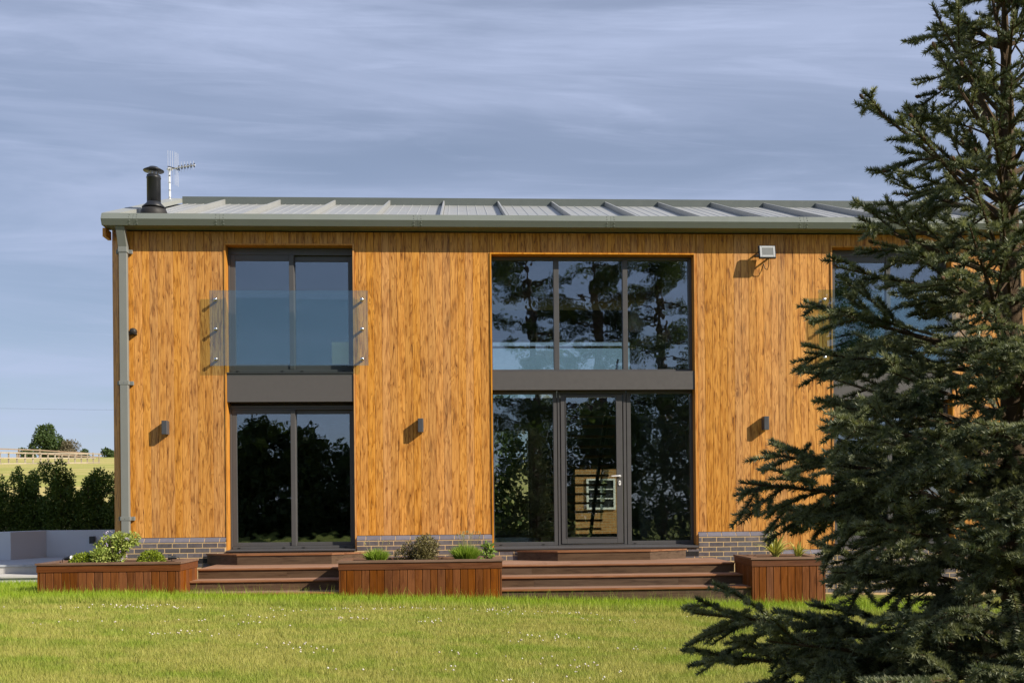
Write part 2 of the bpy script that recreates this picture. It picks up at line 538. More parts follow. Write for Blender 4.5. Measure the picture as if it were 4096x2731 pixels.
class MB:
    """collects faces in world coordinates; build() links them as ONE mesh object"""

    def __init__(self):
        self.v, self.f = [], []

    def face(self, *pts):
        i = len(self.v)
        self.v += [tuple(p) for p in pts]
        self.f.append(tuple(range(i, i + len(pts))))
        return self

    def box(self, x0, x1, y0, y1, z0, z1):
        i = len(self.v)
        self.v += [(x0, y0, z0), (x1, y0, z0), (x1, y1, z0), (x0, y1, z0), (x0, y0, z1), (x1, y0, z1), (x1, y1, z1), (x0, y1, z1)]
        self.f += [tuple(i + k for k in q) for q in ((0, 3, 2, 1), (4, 5, 6, 7), (0, 1, 5, 4), (1, 2, 6, 5), (2, 3, 7, 6), (3, 0, 4, 7))]
        return self

    def prism(self, prof, a0, a1, axis='x'):
        """closed profile extruded along an axis; profile pairs are the other two coordinates in order"""
        i, n = len(self.v), len(prof)

        def pt(a, p):
            return {'x': (a, p[0], p[1]), 'y': (p[0], a, p[1]), 'z': (p[0], p[1], a)}[axis]
        self.v += [pt(a0, p) for p in prof] + [pt(a1, p) for p in prof]
        for k in range(n):
            q = (k + 1) % n
            self.f.append((i + k, i + q, i + n + q, i + n + k))
        self.f.append(tuple(i + k for k in reversed(range(n))))
        self.f.append(tuple(i + n + k for k in range(n)))
        return self

    def tube(self, pts, rad, seg=8, cap=True):
        pts = [Vector(p) for p in pts]
        if isinstance(rad, (int, float)):
            rad = [rad] * len(pts)
        i0 = len(self.v)
        for k, p in enumerate(pts):
            d = (pts[min(k + 1, len(pts) - 1)] - pts[max(k - 1, 0)]).normalized()
            a = d.cross(Vector((0, 0, 1)))
            if a.length < 1e-3:
                a = Vector((1, 0, 0))
            a.normalize()
            b = d.cross(a)
            for s in range(seg):
                an = 2 * math.pi * s / seg
                self.v.append(tuple(p + a * (math.cos(an) * rad[k]) + b * (math.sin(an) * rad[k])))
        for k in range(len(pts) - 1):
            for s in range(seg):
                q = (s + 1) % seg
                self.f.append((i0 + k * seg + s, i0 + k * seg + q, i0 + (k + 1) * seg + q, i0 + (k + 1) * seg + s))
        if cap:
            self.f.append(tuple(i0 + s for s in range(seg)))
            self.f.append(tuple(i0 + (len(pts) - 1) * seg + s for s in reversed(range(seg))))
        return self

    def lathe(self, c, prof, seg=20, axis='z'):
        """profile of (radius, height) about an axis through c"""
        c = Vector(c)
        i0 = len(self.v)
        for r, h in prof:
            for s in range(seg):
                an = 2 * math.pi * s / seg
                ca, sa = math.cos(an) * r, math.sin(an) * r
                self.v.append(tuple(c + Vector({'z': (ca, sa, h), 'y': (ca, h, sa), 'x': (h, ca, sa)}[axis])))
        for k in range(len(prof) - 1):
            for s in range(seg):
                q = (s + 1) % seg
                self.f.append((i0 + k * seg + s, i0 + k * seg + q, i0 + (k + 1) * seg + q, i0 + (k + 1) * seg + s))
        self.f.append(tuple(i0 + s for s in range(seg)))
        self.f.append(tuple(i0 + (len(prof) - 1) * seg + s for s in reversed(range(seg))))
        return self

    def frame(self, x0, x1, z0, z1, l, r, b, t, y0, y1):
        """a picture frame in the xz plane"""
        self.box(x0, x0 + l, y0, y1, z0, z1)
        self.box(x1 - r, x1, y0, y1, z0, z1)
        self.box(x0 + l, x1 - r, y0, y1, z0, z0 + b)
        self.box(x0 + l, x1 - r, y0, y1, z1 - t, z1)
        return self

    def build(self, name, mat, parent=None, org=None, smooth=False, bevel=0.0):
        v = np.array(self.v, dtype=float)
        if YOFF:
            v[:, 1] += np.where(v[:, 1] > 0.005, YOFF, 0.0)
        if org is None:
            mn, mx = v.min(0), v.max(0)
            org = ((mn[0] + mx[0]) / 2, (mn[1] + mx[1]) / 2, mn[2])
        me = bpy.data.meshes.new(name)
        me.from_pydata([tuple(p) for p in (v - np.array(org))], [], self.f)
        me.materials.append(MATS[mat])
        me.validate()
        import bmesh
        bm = bmesh.new()
        bm.from_mesh(me)
        bmesh.ops.recalc_face_normals(bm, faces=bm.faces)
        bm.to_mesh(me)
        bm.free()
        if smooth:
            for p in me.polygons:
                p.use_smooth = True
        o = bpy.data.objects.new(name, me)
        link(o, parent, Vector(org))
        if bevel:
            bv = o.modifiers.new('edge', 'BEVEL')
            bv.width = bevel
            bv.segments = 1
            bv.limit_method = 'ANGLE'
        return o


def np_obj(name, V, Fc, mat, parent=None, org=(0, 0, 0), tone=None, lush=None, smooth=False):
    V = np.asarray(V, dtype=np.float32) - np.array(org, dtype=np.float32)
    Fc = np.asarray(Fc, dtype=np.int32)
    k = Fc.shape[1]
    me = bpy.data.meshes.new(name)
    me.vertices.add(len(V))
    me.vertices.foreach_set('co', V.ravel())
    me.loops.add(len(Fc) * k)
    me.loops.foreach_set('vertex_index', Fc.ravel())
    me.polygons.add(len(Fc))
    me.polygons.foreach_set('loop_start', np.arange(0, len(Fc) * k, k, dtype=np.int32))
    me.polygons.foreach_set('loop_total', np.full(len(Fc), k, dtype=np.int32))
    me.update(calc_edges=True)
    for nm, ar in (('tone', tone), ('lush', lush)):
        if ar is not None:
            a = me.attributes.new(nm, 'FLOAT', 'POINT')
            a.data.foreach_set('value', np.asarray(ar, dtype=np.float32))
    me.materials.append(MATS[mat])
    if smooth:
        me.polygons.foreach_set('use_smooth', np.ones(len(Fc), dtype=bool))
    o = bpy.data.objects.new(name, me)
    return link(o, parent, Vector(org))


def unit(a):
    return a / np.maximum(np.linalg.norm(a, axis=-1, keepdims=True), 1e-9)


def leaf_quads(P, N, size, rng, aspect=0.55, up=0.0):
    """kite-shaped leaves at points P with rough normals N"""
    n = len(P)
    size = np.broadcast_to(np.asarray(size, float), (n,)) * rng.uniform(0.65, 1.3, n)
    d = unit(rng.normal(size=(n, 3)) + N * 0.9 + np.array([0, 0, up]))
    s = unit(np.cross(d, rng.normal(size=(n, 3))))
    a = P
    b = P + d * (size * 0.5)[:, None] + s * (size * aspect * 0.5)[:, None]
    c = P + d * size[:, None]
    e = P + d * (size * 0.5)[:, None] - s * (size * aspect * 0.5)[:, None]
    V = np.stack([a, b, c, e], 1).reshape(-1, 3)
    F = np.arange(4 * n).reshape(-1, 4)
    return V, F


def cloud(clumps, n, rng, shell=0.55):
    """points in a set of ellipsoid clumps (centre, radii), thicker near their surface"""
    w = np.array([r[0] * r[1] + r[1] * r[2] + r[0] * r[2] for _, r in clumps])
    idx = rng.choice(len(clumps), n, p=w / w.sum())
    C = np.array([c for c, _ in clumps])[idx]
    Rr = np.array([r for _, r in clumps])[idx]
    d = unit(rng.normal(size=(n, 3)))
    rad = rng.uniform(0, 1, n) ** (1 / 3.0)
    rad = np.where(rng.uniform(size=n) < shell, rng.uniform(0.75, 1.08, n), rad)
    return C + d * Rr * rad[:, None], d


def leafy(name, mat, clumps, n, size, seed, parent, org, aspect=0.55, up=0.2, shell=0.55):
    rng = np.random.default_rng(seed)
    P, N = cloud(clumps, n, rng, shell)
    V, F = leaf_quads(P, N, size, rng, aspect, up)
    tone = np.repeat(np.clip(rng.normal(0.45, 0.25, n), 0, 1), 4)
    o = np_obj(name, V, F, mat, parent, org, tone)
    o['kind'] = 'stuff'
    return o


# ------------------------------------------------------------------ the setting
def lawn_z(x, y=-3.0):
    z = -0.415 - 0.030 * np.maximum(x, -4.6)
    dip = np.clip((y + 1.9) / 1.3, 0, 1) * np.clip((-5.3 - x) / 0.3, 0, 1)
    return z - 0.06 * dip


def sheet(name, xs, ys, zf, mat):
    V, F = [], []
    for y in ys:
        for x in xs:
            V.append((x, y, zf(x, y)))
    nx = len(xs)
    for j in range(len(ys) - 1):
        for i in range(nx - 1):
            F.append((j * nx + i, j * nx + i + 1, (j + 1) * nx + i + 1, (j + 1) * nx + i))
    o = np_obj(name, V, F, mat, None, (0, 0, 0), smooth=True)
    return tag(o, kind='structure')


sheet('lawn', np.array(sorted(list(np.linspace(-60, 60, 41)) + [-5.3, -5.45, -5.6, -4.6])), np.concatenate([np.linspace(-120, -12, 20), np.linspace(-11, 0.6, 24)]),
      lambda x, y: max(-1.1, min(0.3, float(lawn_z(x, y)))), 'lawn_ground')

FY = [-1, 3.0, 4.4, 7, 30, 82, 106, 140, 165, 200, 260, 420]
FZ = [-0.9, -0.7, 0.10, 0.34, 2.1, 5.3, 6.4, 8.9, 9.7, 9.3, 6.0, 3.0]


def field_z(x, y):
    z = float(np.interp(y, FY, FZ))
    s = min(1, max(0, (-5.2 - x) / 2.2))
    flat = -0.10 if y < 24 else float(np.interp(y, [24, 60, 165, 260, 420], [-0.1, 3, 9.7, 6, 3]))
    if y < 3.2:
        return -0.9 if y < 0.5 else -0.75
    return z * s + flat * (1 - s)


sheet('field', sorted(set(list(np.linspace(-300, -20, 29)) + list(np.linspace(-19, 0, 39)) + list(np.linspace(2, 300, 30)))),
      sorted(set([0.55, 3.1, 3.3] + list(np.linspace(3.6, 12, 18)) + list(np.linspace(13, 60, 24)) + list(np.linspace(63, 260, 60)) + [300, 360, 420])),
      field_z, 'field_ground')
sheet('gravel_path', np.linspace(-16, -5.6, 22), np.linspace(4.15, 7.6, 9), lambda x, y: field_z(x, y) + 0.02, 'gravel_ground')

# ------------------------------------------------------------------ the house
HX0, HX1 = -5.28, 10.30       # side walls
WX0 = -5.155                  # end of the front face, then a splayed corner
house = empty('house', (2.5, 3.1, -0.4), 'two-storey timber-clad house with grey metal roof and tall glazing', 'house')

OPEN = [(-3.55, -1.625, 0.19, 4.84), (0.49, 3.655, 0.165, 4.715), (5.84, 7.765, 0.19, 4.84)]


def opening_at(x):
    for o in OPEN:
        if o[0] - 0.001 < x < o[1] + 0.001:
            return o
    return None


# wall carcass behind the boards
front = MB()
edges = [WX0] + [e for o in OPEN for e in (o[0] - 0.03, o[1] + 0.03)] + [HX1]
for i in range(0, len(edges), 2):
    front.box(edges[i], edges[i + 1], 0.024, 0.32, -0.6, 5.05)
for o in OPEN:
    front.box(o[0] - 0.03, o[1] + 0.03, 0.024, 0.32, o[3] + 0.03, 5.05)
    front.box(o[0] - 0.03, o[1] + 0.03, 0.024, 0.32, -0.6, o[2] - 0.02)
front_wall = front.build('front_wall', 'interior_dark', house)

# vertical cladding boards, one object each
BW = 0.1165
nb = int((HX1 - WX0) / BW)


def board(x0, x1, z0, z1, parent=front_wall):
    c, g = 0.0034, 0.0014
    prof = [(x0 + g, 0.022), (x0 + g, c), (x0 + g + c, 0.0), (x1 - g - c, 0.0), (x1 - g, c), (x1 - g, 0.022)]
    MB().prism(prof, z0, z1, 'z').build('plank', 'cladding_wood', parent, (x0, 0.0, z0))


def plinth_top(x):
    return 0.405 if x < 4.88 else 0.115


x = WX0
cuts = []
while x < HX1 - 0.02:
    x1 = min(x + BW, HX1)
    parts = [(x, x1)]
    for o in OPEN:
        a, b = o[0] - 0.022, o[1] + 0.022
        new = []
        for (p, q) in parts:
            if q <= a or p >= b:
                new.append((p, q, None))
            else:
                if p < a:
                    new.append((p, a, None))
                new.append((max(p, a), min(q, b), o))
                if q > b:
                    new.append((b, q, None))
        nxt = []
        for n_ in new:
            nxt.append(n_)
        if any(n_[2] for n_ in nxt):
            cuts += [n_ for n_ in nxt if n_[1] - n_[0] > 0.012]
            parts = None
            break
        parts = [(p, q) for p, q, _ in nxt]
    if parts:
        cuts += [(p, q, None) for p, q in parts]
    x = x1
for p, q, o in cuts:
    board(p, q, (o[3] + 0.024) if o else plinth_top((p + q) / 2), 5.04)

# splayed left corner, gable and rear walls
sp = MB()
sp.face((WX0 - 0.002, 0.003, 0.405), (HX0, 0.125, 0.405), (HX0, 0.125, 5.04), (WX0 - 0.002, 0.003, 5.04))
sp.face((WX0 - 0.002, 0.003, 0.405), (WX0 - 0.002, 0.1, 0.405), (HX0, 0.125, 0.405))
sp.build('corner_board', 'cladding_wood', house)
MB().face((WX0, 0.002, -0.6), (HX0, 0.127, -0.6), (HX0, 0.127, 0.405), (WX0, 0.002, 0.405)).build('corner_plinth', 'brick_blue', house)
EAVE_Z, RIDGE_Z, EY, RY = 5.145, 6.43, -0.27, 3.15
SL = (RIDGE_Z - EAVE_Z) / (RY - EY)


def roof_z(y):
    return EAVE_Z + (y - EY) * SL if y <= RY else RIDGE_Z - (y - RY) * SL


for nm, xa, xb in (('gable_wall', HX0, HX0 + 0.22), ('gable_wall', HX1 - 0.22, HX1)):
    y0 = 0.128 if xa < 0 else 0.33
    pr = [(y0, -0.6), (6.3, -0.6), (6.3, roof_z(6.3) - 0.06), (RY, RIDGE_Z - 0.06), (y0, roof_z(y0) - 0.06)]
    MB().prism(pr, xa, xb, 'x').build(nm, 'cladding_wood', house)
# rear wall with garden doors and a stair window
rw = MB()
RO = [(0.60, 1.50, 0.16, 2.50), (2.42, 3.52, 0.16, 1.66), (0.60, 3.75, 2.95, 4.43)]
y0, y1 = 6.0, 6.28
rw.box(HX0 + 0.22, 0.60, y0, y1, -0.6, 5.05)
rw.box(3.75, HX1 - 0.22, y0, y1, -0.6, 5.05)
rw.box(0.60, 3.75, y0, y1, 4.43, 5.05)
rw.box(0.60, 3.75, y0, y1, 2.50, 2.95)
rw.box(0.60, 3.75, y0, y1, -0.6, 0.16)
rw.box(1.50, 2.42, y0, y1, 0.16, 2.50)
rw.box(2.42, 3.75, y0, y1, 1.66, 2.50)
rw.box(3.52, 3.75, y0, y1, 0.16, 1.66)
rw.build('rear_wall', 'interior_wall', house)
for (a, b, c, d) in RO:
    w = MB().frame(a, b, c, d, 0.05, 0.05, 0.05, 0.05, 6.08, 6.15).build('rear_window', 'frame_grey', house)
    MB().box(a + 0.05, b - 0.05, 6.11, 6.116, c + 0.05, d - 0.05).build('pane', 'inner_glass', w)
# floors and partitions
MB().box(HX0 + 0.24, HX1 - 0.24, 0.33, 5.99, 0.05, 0.155).build('ground_floor', 'interior_floor', house)
for a, b in ((HX0 + 0.24, 0.22), (3.95, HX1 - 0.24)):
    MB().box(a, b, 0.33, 5.99, 2.47, 2.86).build('upper_floor', 'interior_wall', house)
for a in (0.24, 3.82):
    MB().box(a, a + 0.11, 0.33, 5.99, 0.16, 5.0).build('partition', 'interior_wall', house)
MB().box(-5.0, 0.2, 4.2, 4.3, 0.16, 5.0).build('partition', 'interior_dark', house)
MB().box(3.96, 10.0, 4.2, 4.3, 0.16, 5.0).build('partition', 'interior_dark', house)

# ---- brick plinth
plinth = MB()
PL = [(WX0, -3.575, 0.40, True), (-1.60, 0.465, 0.40, True), (3.68, 4.861, 0.40, True), (4.862, 5.815, 0.11, True),
      (-3.574, -1.601, 0.165, False), (0.466, 3.679, 0.145, False), (5.816, 7.79, 0.165, False), (7.791, 10.3, 0.11, True)]
for a, b, zt, slope in PL:
    if slope:
        plinth.prism([(0.02, -0.95), (-0.0485, -0.95), (-0.0485, zt - 0.058), (0.004, zt - 0.005), (0.02, zt - 0.005)], a, b, 'x')
    else:
        plinth.prism([(0.02, -0.95), (-0.0485, -0.95), (-0.0485, zt), (0.02, zt)], a, b, 'x')
plinth_o = plinth.build('plinth', 'mortar', house)
BL, BH, J = 0.215, 0.065, 0.010


def brick(x0, x1, z0, z1, vent=False):
    MB().box(x0, x1, -0.051, -0.02, z0, z1).build('air_brick' if vent else 'brick', 'black_rubber' if vent else 'brick_blue', plinth_o, bevel=0.003)


for a, b, zt, slope in PL:
    b_in = b
    if a == 3.68:
        b_in = b - 0.075      # raking end course of this plinth
        for k in range(4):
            z1 = zt - 0.085 - k * 0.225 if k else zt - 0.02
            z0 = max(-0.05, zt - 0.085 - (k + 1) * 0.225 + 0.01)
            if z1 - z0 > 0.03:
                MB().prism([(b_in + 0.01, -0.053), (b - 0.002, 0.0), (b - 0.002, 0.02), (b_in + 0.01, 0.02)], z0, z1, 'z').build('brick', 'brick_border', plinth_o)
    if slope:                 # sloping plinth course
        x = a
        first = True
        while x < b_in - 0.03:
            x1 = min(x + (BL * 0.62 if first else BL), b_in)
            first = False
            MB().prism([(-0.053, zt - 0.070), (-0.051, zt - 0.056), (0.0, zt - 0.001), (0.015, zt - 0.001), (0.015, zt - 0.070)], x + 0.001, x1, 'x').build('brick', 'brick_border', plinth_o)
            x = x1 + J
    z = zt - (0.075 if slope else 0.0) - J * (1 if slope else 0.3) - BH
    row = 0
    while z > (-0.09 if a < 4.8 else -0.62):
        off = (0.11, 0.0)[row % 2] + (0.06 if a > 3 else 0.0)
        x = a
        first = True
        while x < b_in - 0.012:
            x1 = min(x + (BL - off if first and off else BL), b_in)
            first = False
            hidden = (-3.85 < x and x1 < -1.45 and z < 0.14 and -3.5 < x) or (0.95 < x and x1 < 3.35 and z < 0.14)
            if x1 - x > 0.02 and not hidden:
                brick(x + 0.0005, x1, z, z + BH)
            x = x1 + J
        z -= 0.075
        row += 1
# two black air bricks with slotted fronts
for (xa, xb, za, zb) in ((3.472, 3.672, 0.035, 0.100), (-4.02, -3.86, 0.020, 0.085)):
    ab = MB()
    for k in range(5):
        z = za + (zb - za) * k / 4
        ab.box(xa, xb, -0.0565, -0.0515, z - 0.003, z + 0.003)
    for k in range(9):
        xx = xa + (xb - xa) * k / 8
        ab.box(xx - 0.003, xx + 0.003, -0.0555, -0.0512, za, zb)
    ab.box(xa, xb, -0.0522, -0.048, za, zb)
    ab.build('air_brick', 'black_rubber', plinth_o)

# ---- timber reveals round the openings
for (a, b, c, d) in OPEN:
    MB().box(a - 0.020, a + 0.004, -0.014, 0.28, c - 0.02, d + 0.022).build('reveal', 'trim_wood', house)
    MB().box(b - 0.004, b + 0.020, -0.014, 0.28, c - 0.02, d + 0.022).build('reveal', 'trim_wood', house)
    MB().box(a + 0.0045, b - 0.0045, -0.013, 0.28, d, d + 0.022).build('reveal', 'trim_wood', house)


YOFF = 0.07     # depth of the window recess
def pane(x0, x1, z0, z1, y, parent, mat='window_glass'):
    return MB().box(x0 - 0.006, x1 + 0.006, y, y + 0.006, z0 - 0.006, z1 + 0.006).build('pane', mat, parent)


def slider(name, a, b, z0, z1, zb, zt, head, door):
    """two-leaf sliding unit: outer frame, front leaf on the left, rear leaf on the right"""
    s = b - a
    f = MB()
    f.box(a + 0.006, a + 0.035, 0.075, 0.20, z0, z1)
    f.box(b - 0.035, b - 0.006, 0.075, 0.20, z0, z1)
    f.box(a + 0.035, b - 0.035, 0.085, 0.20, z1 - head, z1)
    f.box(a + 0.035, b - 0.035, 0.070, 0.20, z0, z0 + 0.04)
    fr = f.build(name, 'frame_grey', house, bevel=0.003)
    xm = a + 0.93
    # front leaf
    lf = MB().frame(a + 0.036, xm + 0.078, z0 + 0.041, z1 - head - 0.001, 0.074, 0.078, zb - z0 - 0.041, z1 - head - zt, 0.088, 0.128)
    lf.box(xm + 0.002, xm + 0.072, 0.068, 0.0875, z0 + 0.042, z1 - head - 0.004)
    lo = lf.build('sash', 'frame_grey', fr, bevel=0.003)
    # rear leaf
    MB().frame(xm + 0.03, b - 0.036, z0 + 0.041, z1 - head - 0.001, 0.05, 0.062, zb - z0 - 0.045, z1 - head - zt, 0.135, 0.172).build('sash', 'frame_grey', fr, bevel=0.003)
    pane(a + 0.112, xm - 0.001, zb, zt, 0.104, fr)
    pane(xm + 0.082, b - 0.099, zb - 0.003, zt, 0.152, fr)
    for dx in (0.12, 0.80, 1.10, 1.74):
        MB().box(a + dx, a + dx + 0.035, 0.062, 0.0695, z0 + 0.012, z0 + 0.022).build('drain_cap', 'black_rubber', fr)
    if door:
        MB().frame(b - 0.072, b - 0.050, 1.12, 1.22, 0.004, 0.004, 0.004, 0.004, 0.130, 0.1345).build('handle', 'steel', fr)
    return fr


for o in (OPEN[0], OPEN[2]):
    a, b = o[0], o[1]
    up = slider('window', a, b, 2.925, 4.838, 3.05, 4.643, 0.11, False)
    MB().prism([(-0.012, 2.888), (-0.012, 2.902), (0.07, 2.924), (0.20, 2.924), (0.20, 2.888)], a + 0.003, b - 0.003, 'x').build('window_sill', 'frame_grey', up)
    MB().box(a + 0.006, b - 0.006, 0.004, 0.06, 2.457, 2.886).build('spandrel_panel', 'panel_grey', house)
    MB().box(a + 0.006, b - 0.006, 0.075, 0.20, 2.378, 2.412).build('door_head', 'frame_grey', house)
    dn = slider('sliding_door', a, b, 0.213, 2.377, 0.311, 2.287, 0.03, True)
    MB().prism([(-0.075, 0.180), (-0.078, 0.196), (-0.06, 0.202), (0.07, 0.212), (0.20, 0.212), (0.20, 0.180)], a - 0.01, b + 0.01, 'x').build('threshold', 'frame_grey', dn)
    if a < 0:
        MB().box(-1.985, -1.722, 0.1465, 0.1495, 3.052, 3.40).build('card', 'white_card', up)

# middle glazed screen: three panes over a fascia, a door between two side lights
a, b, z0, z1 = OPEN[1]
up = MB().frame(a + 0.006, b - 0.006, 2.912, 4.714, 0.012, 0.05, 0.045, 0.047, 0.075, 0.20)
up.box(1.468, 1.551, 0.075, 0.20, 2.957, 4.667)
up.box(2.554, 2.632, 0.075, 0.20, 2.957, 4.667)
up = up.build('window', 'frame_grey', house, bevel=0.003)
for x0, x1 in ((0.508, 1.468), (1.551, 2.554), (2.632, 3.599)):
    pane(x0, x1, 2.957, 4.667, 0.12, up)
for xx in (0.66, 1.30, 1.62, 2.30, 2.68, 3.46):
    MB().box(xx, xx + 0.035, 0.068, 0.0745, 2.916, 2.924).build('drain_cap', 'black_rubber', up)
MB().box(a + 0.006, b - 0.006, 0.004, 0.16, 2.624, 2.908).build('fascia_panel', 'panel_grey', house)
for (x0, x1, g0, g1) in ((0.496, 1.500, 0.510, 1.447), (2.600, 3.649, 2.664, 3.615)):
    sl_ = MB().frame(x0, x1, 0.213, 2.620, g0 - x0, x1 - g1, 0.055, 0.04, 0.085, 0.19).build('side_light', 'frame_grey', house, bevel=0.003)
    pane(g0, g1, 0.268, 2.580, 0.13, sl_)
    for xx in (x0 + 0.10, x1 - 0.24):
        MB().box(xx, xx + 0.035, 0.078, 0.0845, 0.228, 0.238).build('drain_cap', 'black_rubber', sl_)
df = MB().frame(1.512, 2.588, 0.213, 2.620, 0.038, 0.042, 0.012, 0.05, 0.080, 0.19).build('door_frame', 'frame_grey', house, bevel=0.003)
leaf = MB().frame(1.560, 2.528, 0.236, 2.564, 0.082, 0.092, 0.094, 0.040, 0.068, 0.13)
leaf = leaf.build('glazed_door', 'frame_grey', house, bevel=0.004)
bead = MB().frame(1.636, 2.442, 0.324, 2.530, 0.010, 0.010, 0.010, 0.010, 0.060, 0.0675).build('glazing_bead', 'frame_grey', leaf)
pane(1.648, 2.430, 0.336, 2.518, 0.10, leaf)
hd = MB()
hd.lathe((2.478, 0.062, 1.285), [(0.019, 0.0), (0.019, -0.01), (0.012, -0.014), (0.012, -0.05)], 14, 'y')
hd.tube([(2.478, 0.012, 1.285), (2.44, 0.008, 1.285), (2.33, 0.010, 1.283)], [0.013, 0.012, 0.010], 10)
hd.build('handle', 'white_metal', leaf, smooth=False)
kh = MB()
kh.prism([(2.460, 1.16), (2.467, 1.145), (2.478, 1.140), (2.489, 1.145), (2.496, 1.16), (2.496, 1.20), (2.489, 1.215), (2.478, 1.22), (2.467, 1.215), (2.460, 1.20)], 0.054, 0.066, 'y')
kh.build('lock_plate', 'white_metal', leaf)
MB().lathe((2.478, 0.0535, 1.185), [(0.009, 0.0), (0.009, -0.004)], 10, 'y').build('keyhole', 'black_metal', leaf)
MB().prism([(-0.075, 0.160), (-0.080, 0.182), (-0.062, 0.192), (0.07, 0.212), (0.20, 0.212), (0.20, 0.160)], a - 0.01, b + 0.015, 'x').build('threshold', 'frame_grey', house)

YOFF = 0.0
# ---- roof
base = MB()
base.prism([(EY + 0.03, EAVE_Z - 0.05), (EY + 0.03, EAVE_Z - 0.012), (RY, RIDGE_Z - 0.012), (6.5, roof_z(6.5) - 0.012), (6.5, roof_z(6.5) - 0.05), (RY, RIDGE_Z - 0.05)], HX0 - 0.02, HX1 + 0.02, 'x')
roof = base.build('roof', 'roof_trim', house)
RIBS = [-4.27 + k for k in range(15)]
bays = [(-5.03, -4.27)] + [(RIBS[i], RIBS[i + 1]) for i in range(14)]


def sheet_panel(xa, xb):
    """one bay of ribbed sheet with fine upstands"""
    prof = [(xa + 0.02, 0.0)]
    n = max(2, round((xb - xa) / 0.165))
    st = (xb - xa - 0.04) / n
    for k in range(n):
        c = xa + 0.02 + st * (k + 0.5)
        prof += [(c - 0.012, 0.0), (c - 0.006, 0.006), (c + 0.006, 0.006), (c + 0.012, 0.0)]
    prof.append((xb - 0.02, 0.0))
    mb = MB()
    for i in range(len(prof) - 1):
        (x0, h0), (x1, h1) = prof[i], prof[i + 1]
        mb.face((x0, EY + 0.02, EAVE_Z + h0), (x1, EY + 0.02, EAVE_Z + h1), (x1, RY - 0.02, RIDGE_Z - 0.02 * SL + h1), (x0, RY - 0.02, RIDGE_Z - 0.02 * SL + h0))
    return mb.build('roof_panel', 'roof_sheet', roof)


for xa, xb in bays:
    sheet_panel(xa, xb)


def slope_bar(name, xa, xb, h0, h1, mat, y0=EY + 0.015, y1=RY - 0.005):
    pr = [(y0, roof_z(y0) + h0), (y0, roof_z(y0) + h1), (y1, roof_z(y1) + h1), (y1, roof_z(y1) + h0)]
    return MB().prism(pr, xa, xb, 'x').build(name, mat, roof)


for r in RIBS:
    slope_bar('roof_rib', r - 0.013, r + 0.013, -0.01, 0.088, 'roof_sheet')
slope_bar('verge_flashing', -5.285, -5.03, 0.02, 0.095, 'verge_sheet')
slope_bar('verge_flashing', 10.02, 10.36, 0.02, 0.095, 'verge_sheet')
# dark lap joint across the left verge
slope_bar('verge_joint', -5.283, -5.04, 0.094, 0.099, 'roof_trim', 0.72, 0.78)
MB().prism([(RY - 0.10, RIDGE_Z - 0.04), (RY - 0.105, RIDGE_Z + 0.098), (RY - 0.02, RIDGE_Z + 0.107), (RY + 0.10, RIDGE_Z + 0.08), (RY + 0.10, RIDGE_Z - 0.06)], -5.03, 10.02, 'x').build('ridge_cap', 'roof_trim', roof)
# barge board under the verge
MB().box(-5.335, -5.285, -0.12, 0.11, 4.93, 5.058).build('barge_end', 'trim_wood', roof)
# gutter: boxed, two-facet face in five lengths
GP = [(-0.264, 5.238), (-0.304, 5.146), (-0.260, 5.060), (0.02, 5.060), (0.02, 5.085), (-0.225, 5.085), (-0.24, 5.235)]
JX = [-5.285, -4.83, -3.56, -0.62, 2.31, 5.30, 8.3, 10.38]
for i in range(len(JX) - 1):
    g = MB().prism(GP, JX[i] + 0.0015, JX[i + 1] - 0.0015, 'x').build('gutter', 'gutter_grey', roof)
for xj in JX[1:-1]:
    for dx in (-0.055, 0.055):
        for (t_, lo) in ((0.25, 0), (0.7, 0), (0.3, 1), (0.75, 1)):
            p0, p1 = (GP[0], GP[1]) if not lo else (GP[1], GP[2])
            yy, zz = p0[0] + (p1[0] - p0[0]) * t_, p0[1] + (p1[1] - p0[1]) * t_
            MB().lathe((xj + dx, yy, zz), [(0.0085, 0.004), (0.008, -0.004), (0.004, -0.008)], 6, 'y').build('rivet', 'gutter_grey', roof)
MB().prism(GP[:3] + [(0.02, 5.060), (0.02, 5.2)], -5.297, -5.2855, 'x').build('gutter_end', 'gutter_grey', roof)

# ---- rainwater pipe
dp = MB()
dp.box(-5.105, -4.985, -0.115, -0.045, 0.25, 4.72)
pipe = dp.build('downpipe', 'pipe_grey', house, bevel=0.006)
MB().prism([(-0.125, 4.70), (-0.125, 4.78), (-0.235, 5.06), (-0.155, 5.06), (-0.038, 4.78), (-0.038, 4.70)], -5.110, -4.980, 'x').build('pipe_offset', 'pipe_grey', pipe, bevel=0.004)
for zz in (4.72, 2.74, 0.70):
    br = MB().box(-5.117, -4.973, -0.120, -0.040, zz - 0.03, zz + 0.03)
    br.box(-5.165, -5.118, -0.045, -0.012, zz - 0.03, zz + 0.03).box(-4.972, -4.925, -0.045, -0.012, zz - 0.03, zz + 0.03)
    bo = br.build('bracket', 'pipe_grey', pipe, bevel=0.003)
    for xx in (-5.045, -4.948):
        yy = -0.122 if xx < -5 else -0.047
        MB().lathe((xx, yy, zz), [(0.006, 0.003), (0.005, -0.002)], 8, 'y').build('screw', 'steel', pipe)

